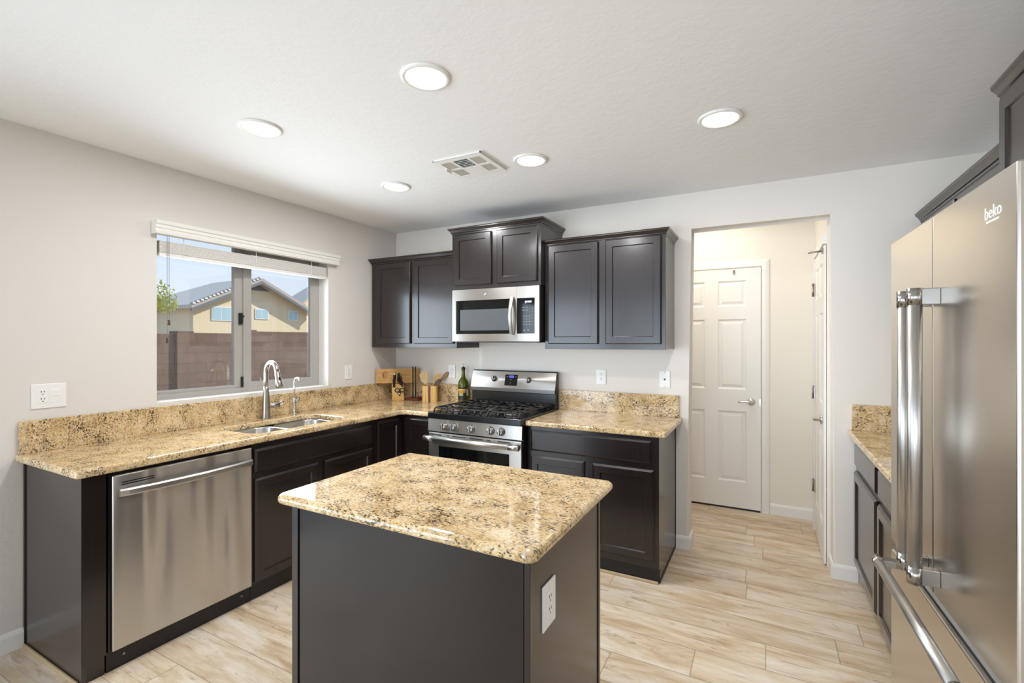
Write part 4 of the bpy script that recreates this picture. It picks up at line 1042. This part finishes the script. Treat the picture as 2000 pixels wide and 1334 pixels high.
hs = thing('neighbour_house', 'cream stucco gabled house with grey tile roof beyond the fence', 'house', (HX, HYA, GZ))
body = [(HYL, GZ), (HYR, GZ), (HYR, HZE), (HYA, HZA), (HYL, HZE)]
part('wall', G().prism([(a, b) for a, b in body], (HX, 0, 0), Y, Z, -X, 2.6).box(HX-4.6, HX-2.6, HYL, HYR, GZ, HZE), STUCCO, hs)
ro = .42
sl = (HZA-HZE)/(HYA-HYL)
def slope(side):
    s = side; ye = HYA+s*(HYA-HYL+.28); ze = HZA-sl*abs(ye-HYA)
    hipx = -3.1
    top0, top1 = Vector((HX+ro, HYA, HZA+.10)), Vector((HX+hipx, HYA, HZA+.10))
    lo0, lo1 = Vector((HX+ro, ye, ze+.10)), Vector((HX-5.2, ye, ze+.10))
    g = G().loops([[top0, top1, lo1, lo0], [p-Z*.14 for p in (top0, top1, lo1, lo0)]])
    if s < 0:
        # tile ends along the rake
        for k in range(19):
            q = lo0.lerp(top0, (k+.5)/19); g.box(-.16, .03, -.055, .055, -.02, .055, .01, 1, Matrix.Translation(q))
    return g
part('roof', slope(-1), TILE, hs); part('roof', slope(1), TILE, hs)
FASC = simple('fascia_grey', rgb('6f7476'), .7)
for s in (-1, 1):
    ye = HYA+s*(HYA-HYL+.28); ze = HZA-sl*abs(ye-HYA)
    part('fascia', G().loops([[Vector((HX+ro+.01, HYA, HZA-.04)), Vector((HX+ro+.01, ye, ze-.04)), Vector((HX+ro+.01, ye, ze-.16)), Vector((HX+ro+.01, HYA, HZA-.16))], [Vector((HX+ro-.04, HYA, HZA-.04)), Vector((HX+ro-.04, ye, ze-.04)), Vector((HX+ro-.04, ye, ze-.16)), Vector((HX+ro-.04, HYA, HZA-.16))]]), FASC, hs)
WINF = simple('house_window_frame', rgb('dfe3e4'), .5); WING = simple('house_window_glass', rgb('a9c6d2'), .08)
for y0, y1, z0, z1 in ((7.66, 8.48, 2.27, 2.84), (9.50, 10.12, 2.40, 2.86), (11.12, 11.62, 2.40, 2.87)):
    f_ = part('window', G().box(HX-.02, HX+.03, y0, y1, z0, z1), WINF, hs); m_ = (y0+y1)/2
    for a, b in ((y0+.04, m_-.02), (m_+.02, y1-.04)): part('pane', G().box(HX+.028, HX+.036, a, b, z0+.04, z1-.04), WING, f_)
part('gable_vent', G().prism([(HYA-.62, HZA-.42), (HYA+.62, HZA-.42), (HYA, HZA-.12)], (HX+.005, 0, 0), Y, Z, X, .02), FASC, hs)
h2 = thing('neighbour_house', 'second cream house barely showing at the right edge of the window', 'house', (-24, 22, GZ))
part('wall', G().prism([(18.9, GZ), (25.2, GZ), (25.2, 3.86), (22.05, 5.70), (18.9, 3.76)], (-26, 0, 0), Y, Z, -X, 2), STUCCO, h2)
part('roof', G().prism([(18.6, 3.68), (22.05, 5.80), (22.05, 5.96), (18.6, 3.84)], (-25.7, 0, 0), Y, Z, -X, 2.3), TILE, h2)
tr = thing('yard_tree', 'leafy yellow-green tree at the left edge of the window view', 'tree', (-10, 2.30, GZ))
BARK = simple('bark', rgb('6b5642'), .9)
part('trunk', G().tube([(-10, 2.30, GZ), (-10, 2.32, 1.2), (-10.02, 2.40, 2.0), (-10.05, 2.5, 2.5)], [.09, .08, .06, .03], 8).tube([(-10.02, 2.40, 2.0), (-9.95, 2.65, 2.35), (-9.9, 2.95, 2.55)], [.04, .025, .012], 6), BARK, tr)
g = G(); R = random.Random(11)
for k in range(1000):
    while True:
        a = Vector((R.uniform(-1, 1), R.uniform(-1, 1), R.uniform(-1, 1)))
        if a.length < 1: break
    c = Vector((-10, 2.45, 2.52))+Vector((a.x*.5, a.y*.68, a.z*.46)) if k % 3 else Vector((-9.95, 2.85, 2.35))+Vector((a.x*.3, a.y*.3, a.z*.22))
    u = Vector((R.uniform(-1, 1), R.uniform(-1, 1), R.uniform(-1, 1))).normalized(); w = u.orthogonal().normalized(); s = R.uniform(.025, .055)
    g.add([c-u*s, c+w*s*.45, c+u*s, c-w*s*.45], [(0, 1, 2, 3)])
part('foliage', g, simple('leaf', rgb('c9cc6e'), .6), tr)
